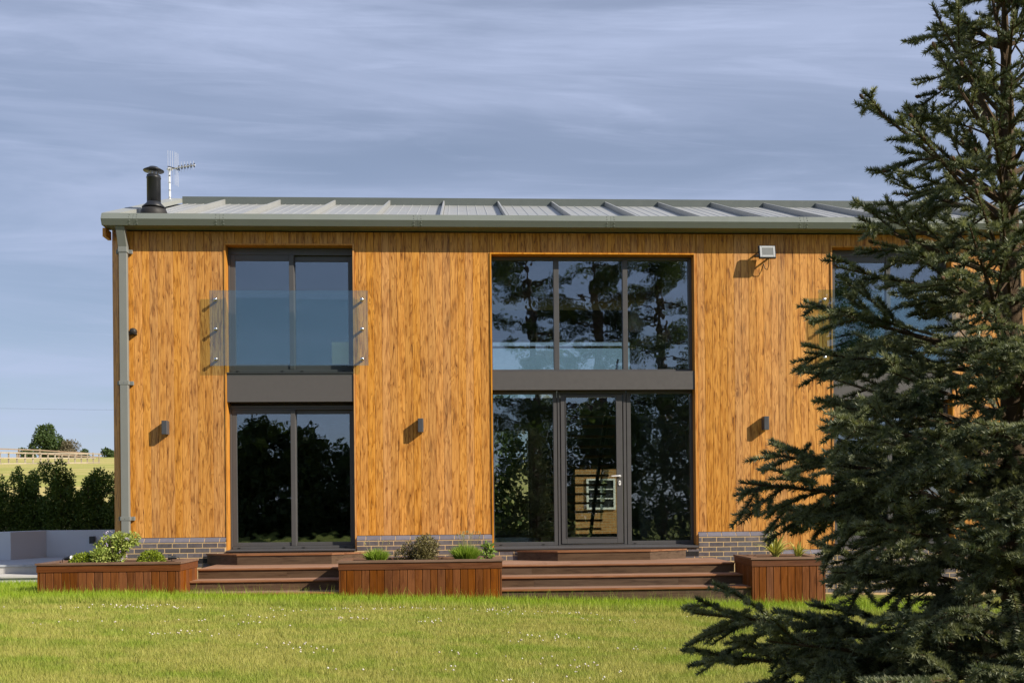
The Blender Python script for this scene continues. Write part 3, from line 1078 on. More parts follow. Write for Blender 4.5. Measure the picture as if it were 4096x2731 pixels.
# ------------------------------------------------------------------ things fixed to the house
fl = empty('flue', (-4.75, 0.45, 5.40), 'black stove flue with conical rain cap at the roof edge', 'flue')
FX, FYY = -4.747, 0.45
MB().lathe((FX, FYY, 0), [(0.205, 5.28), (0.200, 5.46), (0.185, 5.50), (0.13, 5.52), (0.115, 5.53)], 28).build('boot', 'black_rubber', fl, smooth=True)
MB().lathe((FX, FYY, 0), [(0.178, 5.525), (0.180, 5.535), (0.112, 5.60), (0.106, 5.62)], 28).build('storm_collar', 'black_metal', fl, smooth=True)
MB().lathe((FX, FYY, 0), [(0.1045, 5.50), (0.1045, 5.985), (0.110, 5.99), (0.110, 6.005), (0.1045, 6.01), (0.1045, 6.035), (0.09, 6.04)], 32).build('pipe', 'black_metal', fl, smooth=True)
for k in range(8):
    an = 2 * math.pi * k / 8
    MB().tube([(FX + 0.075 * math.cos(an), FYY + 0.075 * math.sin(an), 6.03), (FX + 0.075 * math.cos(an), FYY + 0.075 * math.sin(an), 6.115)], 0.004, 6).build('strut', 'steel', fl)
MB().lathe((FX, FYY, 0), [(0.155, 6.105), (0.157, 6.112), (0.09, 6.150), (0.075, 6.152), (0.07, 6.165), (0.01, 6.170)], 32).build('rain_cap', 'black_metal', fl, smooth=True)

ae = empty('aerial', (-5.24, 3.0, 6.47), 'white television aerial on a short mast at the roof end', 'aerial')
AX, AY = -5.24, 3.0
MB().tube([(AX, AY, 6.42), (AX, AY, 7.0)], 0.019, 12).build('mast', 'white_metal', ae)
for zz in (6.49, 6.62, 6.76, 6.88):
    MB().tube([(AX, AY, zz - 0.006), (AX, AY, zz + 0.006)], 0.0205, 12).build('tape_band', 'black_rubber', ae)
MB().lathe((AX, AY, 0), [(0.03, 6.985), (0.05, 7.0), (0.05, 7.012), (0.03, 7.03), (0.012, 7.045)], 14).build('mast_clamp', 'white_metal', ae)
BA, BB = Vector((AX, AY - 0.02, 7.0)), Vector((-4.665, AY - 0.45, 6.93))
MB().tube([BA, BB], 0.012, 8).build('boom', 'aerial_metal', ae)
bd = (BB - BA).normalized()
perp = Vector((bd.y, -bd.x, 0)).normalized()
rr = MB()
for k in range(7):
    p = BA + bd * 0.16 + perp * (0.11 * (k - 3) / 3.0) + bd * (-0.05 * abs(k - 3) / 3.0)
    MB().tube([p + Vector((0, 0, -0.30)), p + Vector((0, 0, 0.30))], 0.0035, 5).build('reflector_rod', 'aerial_metal', ae)
MB().tube([BA + bd * 0.13 - perp * 0.13, BA + bd * 0.16, BA + bd * 0.13 + perp * 0.13], 0.009, 6).build('reflector_bracket', 'black_metal', ae)
for k in range(6):
    p = BA + bd * (0.27 + 0.085 * k)
    MB().tube([p + perp * 0.012 + Vector((0, 0, -0.10 + 0.005 * k)), p + perp * 0.012 + Vector((0, 0, 0.10 - 0.005 * k))], 0.0035, 5).build('director_rod', 'aerial_metal', ae)
    MB().tube([p + Vector((0, 0, -0.035)), p + Vector((0, 0, 0.035))], 0.014, 8).build('director_clip', 'black_rubber', ae)

# wall lamps: slim up-and-down boxes
for (x0, x1, z0, z1, lab) in ((-4.490, -4.408, 1.962, 2.167, 'grey box wall lamp between the downpipe and the sliding door'),
                              (-0.652, -0.570, 1.973, 2.180, 'grey box wall lamp between the sliding door and the middle glazing'),
                              (4.695, 4.777, 1.978, 2.186, 'grey box wall lamp below the white floodlight')):
    lm = empty('wall_lamp', ((x0 + x1) / 2, 0, z0), lab, 'wall lamp', 'box lamps on the timber wall')
    MB().prism([(x0, -0.012), (x0, -0.134), (x0 + 0.006, -0.140), (x1 - 0.006, -0.140), (x1, -0.134), (x1, -0.012)], z0, z1, 'z').build('lamp_body', 'lamp_grey', lm, bevel=0.002)
    MB().box(x0 + 0.012, x1 - 0.012, -0.012, 0.0, z0 + 0.02, z1 - 0.02).build('back_plate', 'black_metal', lm)
    MB().lathe(((x0 + x1) / 2, -0.06, 0), [(0.028, z0 - 0.002), (0.028, z0 + 0.004)], 14).build('lens', 'lens', lm)

# floodlight, tipped down, on a U bracket
fd = empty('floodlight', (4.755, -0.02, 4.60), 'square white-faced floodlight under the eave', 'floodlight')


def tilt(mb, c, ang, turn=0.0):
    c = Vector(c)
    M = Matrix.Rotation(turn, 3, 'Z') @ Matrix.Rotation(ang, 3, 'X')
    mb.v = [tuple(c + M @ (Vector(p) - c)) for p in mb.v]
    return mb


FC = (4.755, -0.17, 4.715)
fx0, fx1, fz0, fz1 = 4.622, 4.888, 4.610, 4.820
tl = -0.18
tilt(MB().box(fx0, fx1, -0.195, -0.155, fz0, fz1), FC, tl).build('housing', 'black_metal', fd, bevel=0.006)
tilt(MB().box(fx0 + 0.05, fx1 - 0.05, -0.154, -0.125, fz0 + 0.04, fz1 - 0.04), FC, tl).build('driver_box', 'black_metal', fd, bevel=0.006)
tilt(MB().frame(fx0 + 0.014, fx1 - 0.014, fz0 + 0.014, fz1 - 0.014, 0.032, 0.032, 0.034, 0.034, -0.203, -0.196), FC, tl).build('reflector', 'flood_grey', fd, bevel=0.003)
tilt(MB().box(fx0 + 0.047, fx1 - 0.047, -0.199, -0.1965, fz0 + 0.049, fz1 - 0.049), FC, tl).build('diffuser', 'flood_lens', fd)
ub = MB()
for xx in (fx0 - 0.010, fx1 + 0.004):
    ub.box(xx, xx + 0.006, -0.185, -0.012, 4.695, 4.725)
ub.box(fx0 - 0.010, fx1 + 0.010, -0.012, -0.001, 4.693, 4.727)
ub.build('bracket', 'black_metal', fd)
MB().tube([(4.79, -0.15, 4.63), (4.80, -0.12, 4.53), (4.79, -0.07, 4.47), (4.765, -0.03, 4.50), (4.755, 0.0, 4.58)], 0.006, 6).build('cable', 'cable_black', fd)

# small black vent hood beside the downpipe
vn = empty('wall_vent', (-4.93, 0, 3.46), 'small black vent cowl beside the downpipe', 'vent')
MB().lathe((-4.925, 0.0, 3.52), [(0.052, -0.001), (0.052, -0.05), (0.045, -0.075), (0.02, -0.085)], 20, 'y').build('cowl', 'black_rubber', vn, smooth=True)
MB().prism([(-4.965, 3.50), (-4.885, 3.50), (-4.872, 3.475), (-4.978, 3.475)], -0.07, -0.002, 'y').build('hood_lip', 'black_rubber', vn)

# glass balconies with steel stand-offs
for (x0, x1, z0, z1, kn, lab) in ((-3.768, -1.393, 2.99, 4.13, True, 'clear glass balcony panel across the upper window beside the downpipe'),
                                  (5.59, 7.99, 3.00, 4.155, True, 'clear glass balcony panel across the upper window behind the spruce')):
    bl = empty('glass_balcony', ((x0 + x1) / 2, -0.07, z0), lab, 'balcony', 'glass balconies')
    MB().box(x0, x1, -0.104, -0.090, z0, z1).build('glass_panel', 'balcony_glass', bl)
    for xx in (x0 + 0.085, x1 - 0.095):
        for zz in (z0 + 0.10, z0 + 0.555, z0 + 1.00):
            MB().lathe((xx, 0, zz), [(0.020, 0.0), (0.020, -0.0895)], 14, 'y').build('stand_off', 'steel', bl)
            MB().lathe((xx, 0, zz), [(0.028, -0.1045), (0.028, -0.114), (0.022, -0.121), (0.008, -0.124)], 16, 'y').build('bolt_cap', 'steel', bl, smooth=True)

# ------------------------------------------------------------------ inside, seen through the glass
st = empty('staircase', (2.25, 4.6, 0.16), 'open-tread wooden stair seen through the glazed door', 'staircase')
for k in range(13):
    z = 0.33 + k * 0.182
    y = 5.55 - k * 0.185
    MB().box(1.72, 2.94, y - 0.13, y + 0.13, z - 0.022, z + 0.022).build('tread', 'stair_wood', st)
for xx in (1.95, 2.70):
    MB().prism([(5.72, 0.16), (5.60, 0.16), (3.22, 2.50), (3.38, 2.50)], xx, xx + 0.06, 'x').build('stringer', 'black_metal', st)
MB().prism([(5.75, 0.40), (5.75, 1.25), (3.25, 3.55), (3.25, 2.70)], 2.965, 2.977, 'x').build('glass_side', 'inner_glass', st)
MB().tube([(2.971, 5.75, 1.27), (2.971, 3.25, 3.57)], 0.02, 8).build('handrail', 'black_metal', st)
la = empty('landing', (2.0, 3.0, 2.5), 'upper landing with glass balustrade inside the middle glazing', 'landing')
MB().box(0.36, 1.64, 2.2, 5.98, 2.51, 2.74).build('floor_slab', 'interior_dark', la)
MB().box(1.65, 3.81, 2.2, 3.18, 2.51, 2.74).build('floor_slab', 'interior_dark', la)
MB().box(0.38, 3.80, 2.22, 2.232, 2.76, 3.62).build('glass_panel', 'inner_glass', la)
MB().tube([(0.37, 2.226, 3.64), (3.81, 2.226, 3.64)], 0.022, 8).build('handrail', 'steel', la)
pd = empty('pendant_lamp', (3.0, 2.6, 3.9), 'pale teardrop pendant lamp inside the middle glazing', 'pendant lamp')
MB().lathe((3.0, 1.5, 0), [(0.015, 4.28), (0.05, 4.22), (0.15, 3.98), (0.16, 3.90), (0.10, 3.80), (0.03, 3.78)], 20).build('shade', 'white_frame', pd, smooth=True)
MB().tube([(3.0, 1.5, 4.27), (3.0, 1.5, 5.5)], 0.006, 6).build('flex', 'cable_black', pd)

# brick outbuilding in the yard behind, seen through the stair window
ob = empty('outbuilding', (4.0, 14.0, -0.1), 'brick outbuilding with white sash window seen through the house', 'outbuilding')
MB().box(2.6, 9.0, 13.0, 13.25, -0.1, 2.9).box(2.6, 9.0, 18.0, 18.25, -0.1, 2.9).box(2.6, 2.85, 13.25, 18.0, -0.1, 2.9).box(8.75, 9.0, 13.25, 18.0, -0.1, 2.9).build('wall', 'far_brick', ob, (0, 0, 0))
wd = MB().frame(3.60, 4.44, 0.70, 1.59, 0.06, 0.06, 0.06, 0.05, 12.95, 13.02)
wd.box(3.995, 4.045, 12.955, 13.015, 0.76, 1.54).box(3.66, 3.995, 12.957, 13.013, 1.0, 1.03).box(4.045, 4.38, 12.957, 13.013, 1.0, 1.03).box(3.66, 3.995, 12.957, 13.013, 1.27, 1.30).box(4.045, 4.38, 12.957, 13.013, 1.27, 1.30)
wd = wd.build('window', 'white_frame', ob)
MB().box(3.66, 4.38, 12.985, 12.99, 0.76, 1.54).build('pane', 'black_metal', wd)
rf = MB().prism([(12.7, 2.80), (12.7, 2.92), (15.6, 4.92), (18.5, 2.92), (18.5, 2.80), (15.6, 4.80)], 2.4, 9.2, 'x').build('roof', 'slate', ob)
for r in range(8):
    for k in range(16):
        y0, y1 = 12.66 + r * 0.36, 12.66 + r * 0.36 + 0.40
        sl2 = 2.0 / 2.9
        x0 = 2.42 + k * 0.575 + (0.28 if r % 2 else 0)
        if x0 + 0.56 > 9.2:
            continue
        zf = lambda yy, h: 2.92 + (yy - 12.7) * sl2 + h
        MB().face((x0, y0, zf(y0, 0.03)), (x0 + 0.56, y0, zf(y0, 0.03)), (x0 + 0.56, y1, zf(y1, 0.012)), (x0, y1, zf(y1, 0.012))).build('slate', 'slate', rf)

# ------------------------------------------------------------------ decking and steps
deck = empty('deck', (0.0, -0.7, -0.4), 'brown timber deck and steps along the front of the house', 'deck')
DX0, DX1 = -3.68, 3.90
yb = -1.245
rows = [-0.056, -0.20, -0.345, -0.49, -0.635, -0.78, -0.925, -1.07, -1.215]
for i in range(len(rows) - 1):
    y1, y0 = rows[i], rows[i + 1]
    for (xa, xb) in ((DX0, -1.2 + 0.3 * (i % 3)), (-1.2 + 0.3 * (i % 3), 1.6 - 0.4 * (i % 2)), (1.6 - 0.4 * (i % 2), DX1)):
        MB().box(xa + 0.002, xb - 0.002, y0 + 0.003, y1 - 0.003, -0.026, 0.0).build('plank', 'deck_wood', deck)


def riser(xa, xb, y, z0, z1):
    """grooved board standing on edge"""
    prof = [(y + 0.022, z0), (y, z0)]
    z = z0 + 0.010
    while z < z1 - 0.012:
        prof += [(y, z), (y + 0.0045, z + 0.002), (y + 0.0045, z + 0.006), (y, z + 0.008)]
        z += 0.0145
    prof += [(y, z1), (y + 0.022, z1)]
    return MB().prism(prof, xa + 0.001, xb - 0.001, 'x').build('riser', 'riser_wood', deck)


def nosing(xa, xb, y0, y1, z):
    return MB().prism([(y0 + 0.005, z - 0.026), (y0, z - 0.020), (y0, z - 0.006), (y0 + 0.006, z), (y1, z), (y1, z - 0.026)], xa + 0.001, xb - 0.001, 'x').build('nosing', 'nosing_wood', deck)


for (xa, xb, js) in ((DX0, -1.60, (-2.45,)), (0.50, DX1, (0.99, 3.0))):
    pts = [xa] + list(js) + [xb]
    for lv in range(3):
        zt = -0.14 * lv
        yf = -1.25 - 0.405 * lv
        nosing(xa, xb, yf, yf + (0.034 if lv == 0 else 0.10), zt)
        if lv:
            for k in range(2):
                MB().box(xa + 0.002, xb - 0.002, yf + 0.103 + k * 0.162, yf + 0.260 + k * 0.162, zt - 0.026, zt).build('tread', 'deck_wood', deck)
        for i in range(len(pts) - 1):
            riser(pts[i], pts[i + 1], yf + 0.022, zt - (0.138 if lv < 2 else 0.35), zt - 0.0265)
MB().box(DX0 + 0.05, DX1 - 0.05, -1.15, -0.06, -0.5, -0.03).build('sub_frame', 'black_rubber', deck)


def door_step(x0, xa, xb, x1, dep, top, lab):
    """bay-shaped step: splayed ends, grooved faces"""
    s = empty('door_step', ((xa + xb) / 2, -dep / 2, 0.0), lab, 'step', 'splayed steps below the doors')
    yb_, yf_ = -0.083, -dep
    MB().prism([(x0, yb_), (xa, yf_), (xb, yf_), (x1, yb_)], top - 0.022, top, 'z').build('top_board', 'nosing_wood', s)
    i = 0.016
    segs = [((x0 + i, yb_), (xa + i * 0.4, yf_ + i)), ((xa + i * 0.4, yf_ + i), (xb - i * 0.4, yf_ + i)), ((xb - i * 0.4, yf_ + i), (x1 - i, yb_))]
    for p, q in segs:
        d = Vector((q[0] - p[0], q[1] - p[1], 0)).normalized()
        n_ = Vector((-d.y, d.x, 0))
        prof = [(0.02, 0.001), (0.0, 0.001)]
        z = 0.008
        while z < top - 0.034:
            prof += [(0.0, z), (0.0045, z + 0.002), (0.0045, z + 0.006), (0.0, z + 0.008)]
            z += 0.0145
        prof += [(0.0, top - 0.0225), (0.02, top - 0.0225)]
        mb = MB()
        P0, P1 = Vector((p[0], p[1], 0)), Vector((q[0], q[1], 0))
        k = len(prof)
        mb.v = [tuple(P0 + n_ * a + Vector((0, 0, b))) for a, b in prof] + [tuple(P1 + n_ * a + Vector((0, 0, b))) for a, b in prof]
        mb.f = [(j, (j + 1) % k, k + (j + 1) % k, k + j) for j in range(k)] + [tuple(range(k)), tuple(range(2 * k - 1, k - 1, -1))]
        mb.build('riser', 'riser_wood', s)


door_step(0.834, 1.437, 2.850, 3.480, 0.42, 0.150, 'splayed brown step below the middle glazed door')
door_step(-3.860, -3.330, -1.930, -1.400, 0.42, 0.158, 'splayed brown step below the left sliding door')

# ------------------------------------------------------------------ planters


def planter(x0, x1, zc, lab, pw=0.100):
    y0, y1 = -2.10, -1.255
    zg = min(lawn_z(x0), lawn_z(x1)) - 0.06
    p = empty('planter', ((x0 + x1) / 2, (y0 + y1) / 2, zg), lab, 'planter', 'timber planters along the lawn')
    ct = 0.026
    # top rail boards, mitred look
    w = 0.115
    MB().prism([(x0 - 0.022, y0 - 0.022), (x1 + 0.022, y0 - 0.022), (x1 - w, y0 + w), (x0 + w, y0 + w)], zc - ct, zc, 'z').build('top_rail', 'planter_cap_wood', p)
    MB().prism([(x0 - 0.022, y1 + 0.002), (x1 + 0.022, y1 + 0.002), (x1 - w, y1 - w), (x0 + w, y1 - w)], zc - ct, zc, 'z').build('top_rail', 'planter_cap_wood', p)
    MB().prism([(x0 - 0.022, y0 - 0.020), (x0 - 0.022, y1), (x0 + w - 0.002, y1 - w), (x0 + w - 0.002, y0 + w)], zc - ct, zc - 0.0005, 'z').build('top_rail', 'planter_cap_wood', p)
    MB().prism([(x1 + 0.022, y0 - 0.020), (x1 + 0.022, y1), (x1 - w + 0.002, y1 - w), (x1 - w + 0.002, y0 + w)], zc - ct, zc - 0.0005, 'z').build('top_rail', 'planter_cap_wood', p)
    # fascia under the rail
    fz0, fz1 = zc - 0.118, zc - ct - 0.001
    MB().box(x0 - 0.008, x1 + 0.008, y0 - 0.008, y0 + 0.012, fz0, fz1).build('fascia', 'planter_rail_wood', p)
    for xs in (x0, x1):
        MB().box(*((xs - 0.008, xs + 0.012) if xs == x0 else (xs - 0.012, xs + 0.008)), y0 + 0.0125, y1, fz0, fz1).build('fascia', 'planter_rail_wood', p)
    # upright boards, each its own
    zt = fz0 - 0.001

    def up(xa, xb, ya, yb_):
        MB().box(xa, xb, ya, yb_, zg, zt).build('plank', 'planter_wood', p, bevel=0.004)
    x = x0 + 0.022
    first = True
    while x < x1 - 0.03:
        xe = min(x + (pw * 0.72 if first else pw), x1 - 0.022)
        first = False
        if xe - x > 0.02:
            up(x + 0.003, xe - 0.003, y0, y0 + 0.02)
        x = xe
    for xs in (x0, x1):
        xa, xb = (x0 + 0.001, x0 + 0.0205) if xs == x0 else (x1 - 0.0205, x1 - 0.001)
        y = y0 + 0.022
        while y < y1 - 0.02:
            ye = min(y + pw * 1.35, y1)
            MB().box(xa, xb, y + 0.002, ye - 0.002, zg, zt).build('plank', 'planter_wood', p, bevel=0.003)
            y = ye
    # corner battens
    for xs in (x0, x1):
        MB().box(*((x0, x0 + 0.0195) if xs == x0 else (x1 - 0.0195, x1)), y0 - 0.001, y0 + 0.0205, zg, zt).build('corner_batten', 'planter_wood', p)
    MB().box(x0 + 0.03, x1 - 0.03, y1 - 0.03, y1 - 0.005, zg, zc - ct - 0.002).build('back_panel', 'planter_wood', p)
    MB().box(x0 + 0.03, x1 - 0.03, y0 + 0.025, y1 - 0.035, zg + 0.02, zc - 0.055).build('soil', 'soil', p)
    return p


planter(-5.50, -3.68, 0.150, 'low timber planter with hebe and domed shrubs beside the pale stone steps', 0.104)
planter(-1.62, 0.525, 0.132, 'timber planter with lavender tufts in the middle of the deck', 0.100)
planter(3.90, 4.90, 0.110, 'tall timber planter with yellow strap-leaved plant beside the spruce', 0.098)

# ------------------------------------------------------------------ pale patio on the left
pz = -0.045
patio = MB().box(-16, -5.32, 1.30, 3.72, -0.5, pz - 0.035).build('patio', 'stone_slab')
tag(patio, kind='structure')
for r in range(3):
    for k in range(12):
        x1 = -5.33 - k * 0.90 - (0.42 if r % 2 else 0)
        y0, y1 = 1.25 + r * 0.83, 1.25 + r * 0.83 + 0.825
        MB().box(x1 - 0.894, x1, y0, y1, pz - 0.034, pz).build('slab', 'patio_slab_shaded', patio, bevel=0.003)
steps = empty('stone_steps', (-8.0, 0.9, -0.4), 'pale stone steps at the lawn edge beside the planter', 'steps')
for k in range(7):
    xa = -5.75 - k * 0.9
    MB().box(xa - 0.894, xa, 1.27, 1.299, -0.190, pz - 0.036).build('riser', 'stone_slab', steps)
    MB().box(xa - 0.594, xa + 0.3, 0.68, 1.265, -0.225, -0.191).build('tread', 'stone_slab', steps, bevel=0.003)
    MB().box(xa - 0.794, xa + 0.1, 0.71, 0.75, -0.50, -0.226).build('riser', 'stone_slab', steps)

gw = empty('garden_wall', (-8.0, 3.6, 0.0), 'low white rendered wall at the back of the patio', 'wall')
MB().prism([(-7.82, 3.80), (-5.30, 3.80), (-5.30, 4.02), (-7.72, 4.02)], -0.05, 0.452, 'z').build('wall_section', 'white_render', gw)
MB().prism([(-8.10, 2.95), (-7.8205, 3.80), (-7.7205, 4.02), (-8.04, 4.02), (-8.36, 3.16)], -0.05, 0.453, 'z').build('wall_section', 'white_render', gw)
MB().prism([(-14.0, 2.95), (-8.1005, 2.95), (-8.3605, 3.159), (-14.0, 3.159)], -0.05, 0.4535, 'z').build('wall_section', 'white_render', gw)
wl_ = empty('wall_light', (-6.955, 3.77, 0.20), 'small black box light on the low white wall', 'wall light')
MB().box(-6.998, -6.912, 3.70, 3.798, 0.202, 0.338).build('lamp_body', 'black_metal', wl_, bevel=0.004)
MB().box(-6.985, -6.925, 3.715, 3.78, 0.196, 0.2015).build('lens', 'lens', wl_)

# ------------------------------------------------------------------ shrubs of the back hedge
HB = [(-9.55, 0.62, 1.60), (-8.86, 0.44, 1.68), (-8.22, 0.42, 1.83), (-7.60, 0.40, 1.72), (-6.98, 0.42, 1.62), (-10.5, 0.6, 1.7), (-6.3, 0.42, 1.6)]
HL = ['dark green laurel shrub at the far left end of the hedge', 'dark green laurel shrub with one tall side shoot in the hedge',
      'tallest dark green laurel shrub with pale tip in the hedge', 'dark green laurel shrub with yellow-green top near the house corner',
      'dark green laurel shrub half hidden by the house corner', None, None]
for i, (bx, br_, top) in enumerate(HB[:5]):
    rng = np.random.default_rng(100 + i)
    yb0 = 5.45 + 0.1 * (i % 2)
    zg = field_z(bx, yb0)
    s = empty('laurel_shrub', (bx, yb0, zg), HL[i], 'shrub', 'laurel hedge behind the patio wall')
    cl_ = []
    top -= 0.13
    h = top - zg
    for k in range(9):
        t_ = k / 8
        r = br_ * (0.54 + 0.46 * math.sin(math.pi * min(1, 0.18 + t_ * 0.9))) * (1 - 0.45 * t_ ** 3)
        cl_.append(((bx + rng.normal(0, 0.05), yb0 + rng.normal(0, 0.05), zg + 0.22 + (h - 0.42) * t_), (r, r * 0.9, 0.19)))
    for k in range(5):
        an = rng.uniform(0, 6.28)
        rr_ = rng.uniform(0.1, 0.75) * br_
        cl_.append(((bx + rr_ * math.cos(an), yb0 + rr_ * math.sin(an) * 0.8, zg + h * rng.uniform(0.72, 0.95)), (0.10, 0.10, 0.22)))
    if i == 1:
        cl_.append(((bx - 0.20, yb0 - 0.05, top - 0.02), (0.06, 0.06, 0.20)))
    if i == 2:
        cl_.append(((bx + 0.02, yb0 - 0.05, top - 0.02), (0.10, 0.10, 0.20)))
    if i == 3:
        cl_.append(((bx + 0.12, yb0, top - 0.08), (0.17, 0.15, 0.17)))
    leafy('crown', 'hedge_leaves', cl_, 12000, 0.055, 200 + i, s, (bx, yb0, zg), 0.5, 0.4, 0.3)
    ys_ = [((c_[0], c_[1], c_[2] + 0.03), (q_[0] * 0.9, q_[1] * 0.9, q_[2])) for c_, q_ in cl_[9:]]
    leafy('young_shoots', 'fresh_leaves', ys_, 420, 0.05, 250 + i, s, (bx, yb0, zg), 0.45, 0.6, 0.6)
    tr = MB()
    for k in range(4):
        a_ = k * 1.57 + i
        tr.tube([(bx + 0.03 * math.cos(a_), yb0 + 0.03 * math.sin(a_), zg - 0.05), (bx + 0.12 * math.cos(a_), yb0 + 0.12 * math.sin(a_), zg + 0.4), (bx + 0.2 * math.cos(a_), yb0 + 0.2 * math.sin(a_), zg + h * 0.8)], [0.022, 0.016, 0.006], 6)
    tr.build('trunk', 'bark', s)

# ------------------------------------------------------------------ fences, trees and wire on the hill
fa = empty('paddock_fence', (-44.5, 94, 5.5), 'pale three-rail paddock fence across the hillside field', 'fence')
NP = 15
fp = []
for k in range(-3, NP):
    t_ = k / (NP - 1)
    fx, fy = -44.5 + 0.7 * t_, 82 + 24 * t_
    fz = 5.27 + 1.15 * t_
    fp.append((fx, fy, fz))
    MB().box(fx - 0.06, fx + 0.06, fy - 0.06, fy + 0.06, fz - 0.3, fz + 1.22).build('post', 'fence_wood', fa)
for j, hh in enumerate((0.08, 0.62, 1.14)):
    for k in range(0, len(fp) - 2, 3):
        p, q = Vector(fp[k]), Vector(fp[min(k + 3, len(fp) - 1)])
        e_ = q if not (j == 1 and k + 3 >= len(fp) - 1) else p + (q - p) * 0.66
        mb = MB()
        d = (e_ - p).normalized() * 0.02
        for s_ in (0.07, 0.105):
            pass
        mb.v = []
        w_, h_ = 0.03, 0.065
        for pt_ in (p + d, e_ - d):
            for (ox, oz) in ((-w_, -h_), (w_, -h_), (w_, h_), (-w_, h_)):
                mb.v.append((pt_.x + 0.09 + ox, pt_.y, pt_.z + hh + oz))
        mb.f = [(0, 1, 2, 3), (4, 7, 6, 5), (0, 4, 5, 1), (1, 5, 6, 2), (2, 6, 7, 3), (3, 7, 4, 0)]
        mb.build('rail', 'fence_wood', fa)
fb = empty('hilltop_fence', (-68, 140, 9.0), 'weathered brown post-and-rail fence along the hilltop behind the paddock', 'fence')
gp = []
for k in range(9):
    t_ = (k - 2) / 6.0
    gx, gy = -68 + 2 * t_, 132 + 40 * t_
    gz = (8.7 if gy < 140 else 8.9) + 1.0 * t_
    gp.append((gx, gy, gz))
    MB().box(gx - 0.09, gx + 0.09, gy - 0.09, gy + 0.09, gz - 0.6, gz + 1.35).build('post', 'old_fence_wood', fb)
for hh in (0.6, 1.15):
    for k in range(0, 8, 2):
        p, q = Vector(gp[k]), Vector(gp[k + 2])
        mb = MB()
        for pt_ in (p, q):
            for (ox, oz) in ((-0.04, -0.09), (0.04, -0.09), (0.04, 0.09), (-0.04, 0.09)):
                mb.v.append((pt_.x + 0.14 + ox, pt_.y + (0.01 if pt_ is p else -0.01), pt_.z + hh + oz))
        mb.f = [(0, 1, 2, 3), (4, 7, 6, 5), (0, 4, 5, 1), (1, 5, 6, 2), (2, 6, 7, 3), (3, 7, 4, 0)]
        mb.build('rail', 'old_fence_wood', fb)


def blob_tree(name, lab, cat, x, y, zg, h, rad, mat, seed, n=3500, size=0.32, low=0.12, trunk=0.18, group=None, shell=0.6, nb=14):
    rng = np.random.default_rng(seed)
    s = empty(name, (x, y, zg), lab, cat, group)
    cl_ = []
    for k in range(nb):
        an = rng.uniform(0, 6.28)
        t_ = rng.uniform(0, 1)
        zz = zg + h * (low + (0.92 - low) * t_)
        r = rad * (0.75 * math.sqrt(max(0.02, 1 - (2 * t_ - 0.75) ** 2 / 1.7)))
        rr_ = r * rng.uniform(0.2, 0.85)
        q = rad * rng.uniform(0.28, 0.46)
        cl_.append(((x + rr_ * math.cos(an), y + rr_ * math.sin(an), zz), (q, q, q * 0.75)))
    leafy('crown', mat, cl_, n, size, seed + 1, s, (x, y, zg), 0.6, 0.1, shell)
    tr = MB().tube([(x, y, zg - 0.3), (x + 0.02 * h, y, zg + h * 0.35), (x, y, zg + h * 0.8)], [trunk, trunk * 0.7, trunk * 0.2], 8)
    for c_, _ in cl_[:9]:
        zb_ = zg + h * 0.25
        tr.tube([(x, y, zb_), ((x + c_[0]) / 2, (y + c_[1]) / 2, (zb_ + c_[2]) / 2 + 0.04 * h), c_], [trunk * 0.5, trunk * 0.3, trunk * 0.1], 6)
    tr.build('trunk', 'bark', s)
    return s


blob_tree('hill_tree', 'round dark green tree on the hilltop', 'tree', -84.0, 190, 9.0, 9.0, 4.3, 'oak_leaves', 31, 7000, 0.5, 0.22, 0.3, nb=20)
blob_tree('thorn_tree', 'thin brownish half-bare tree leaning against the round hilltop tree', 'tree', -79.4, 189, 9.1, 6.6, 3.0, 'dry_leaves', 33, 2300, 0.32, 0.12, 0.22, shell=0.3, nb=18)
blob_tree('hill_bush', 'low green bush beside the thin brown hilltop tree', 'bush', -75.6, 186, 9.2, 4.0, 1.5, 'oak_leaves', 35, 1300, 0.4, 0.1, 0.1)
blob_tree('hill_bush', 'low green bush on the hill against the house corner', 'bush', -58.0, 150, 8.9, 2.1, 1.7, 'oak_leaves', 37, 1300, 0.36, 0.05, 0.1)
blob_tree('hill_bush', 'low scrubby bush behind the fence at the far left', 'bush', -81.0, 172, 9.5, 2.6, 2.2, 'oak_leaves', 39, 1300, 0.36, 0.05, 0.1)
blob_tree('hill_bush', 'long low scrub under the round hilltop tree', 'bush', -71.0, 168, 9.5, 1.5, 3.6, 'dry_leaves', 41, 1600, 0.3, 0.05, 0.08)

blob_tree('yard_tree', 'dark garden tree seen through the house beside the brick outbuilding', 'tree', 0.9, 15.5, -0.1, 4.0, 2.4, 'dark_leaves', 45, 7000, 0.2, 0.0, 0.12, nb=36)
pc = MB().tube([(-90, 120, 15.2), (-65, 120, 14.6), (-50, 120, 14.3), (-35, 120, 14.2), (-10, 120, 14.7), (20, 120, 15.6)], 0.009, 4).build('power_cable', 'cable_black')
tag(pc, 'thin overhead cable crossing the sky beside the house', 'cable')

# ------------------------------------------------------------------ trees behind the camera, mirrored in the glass


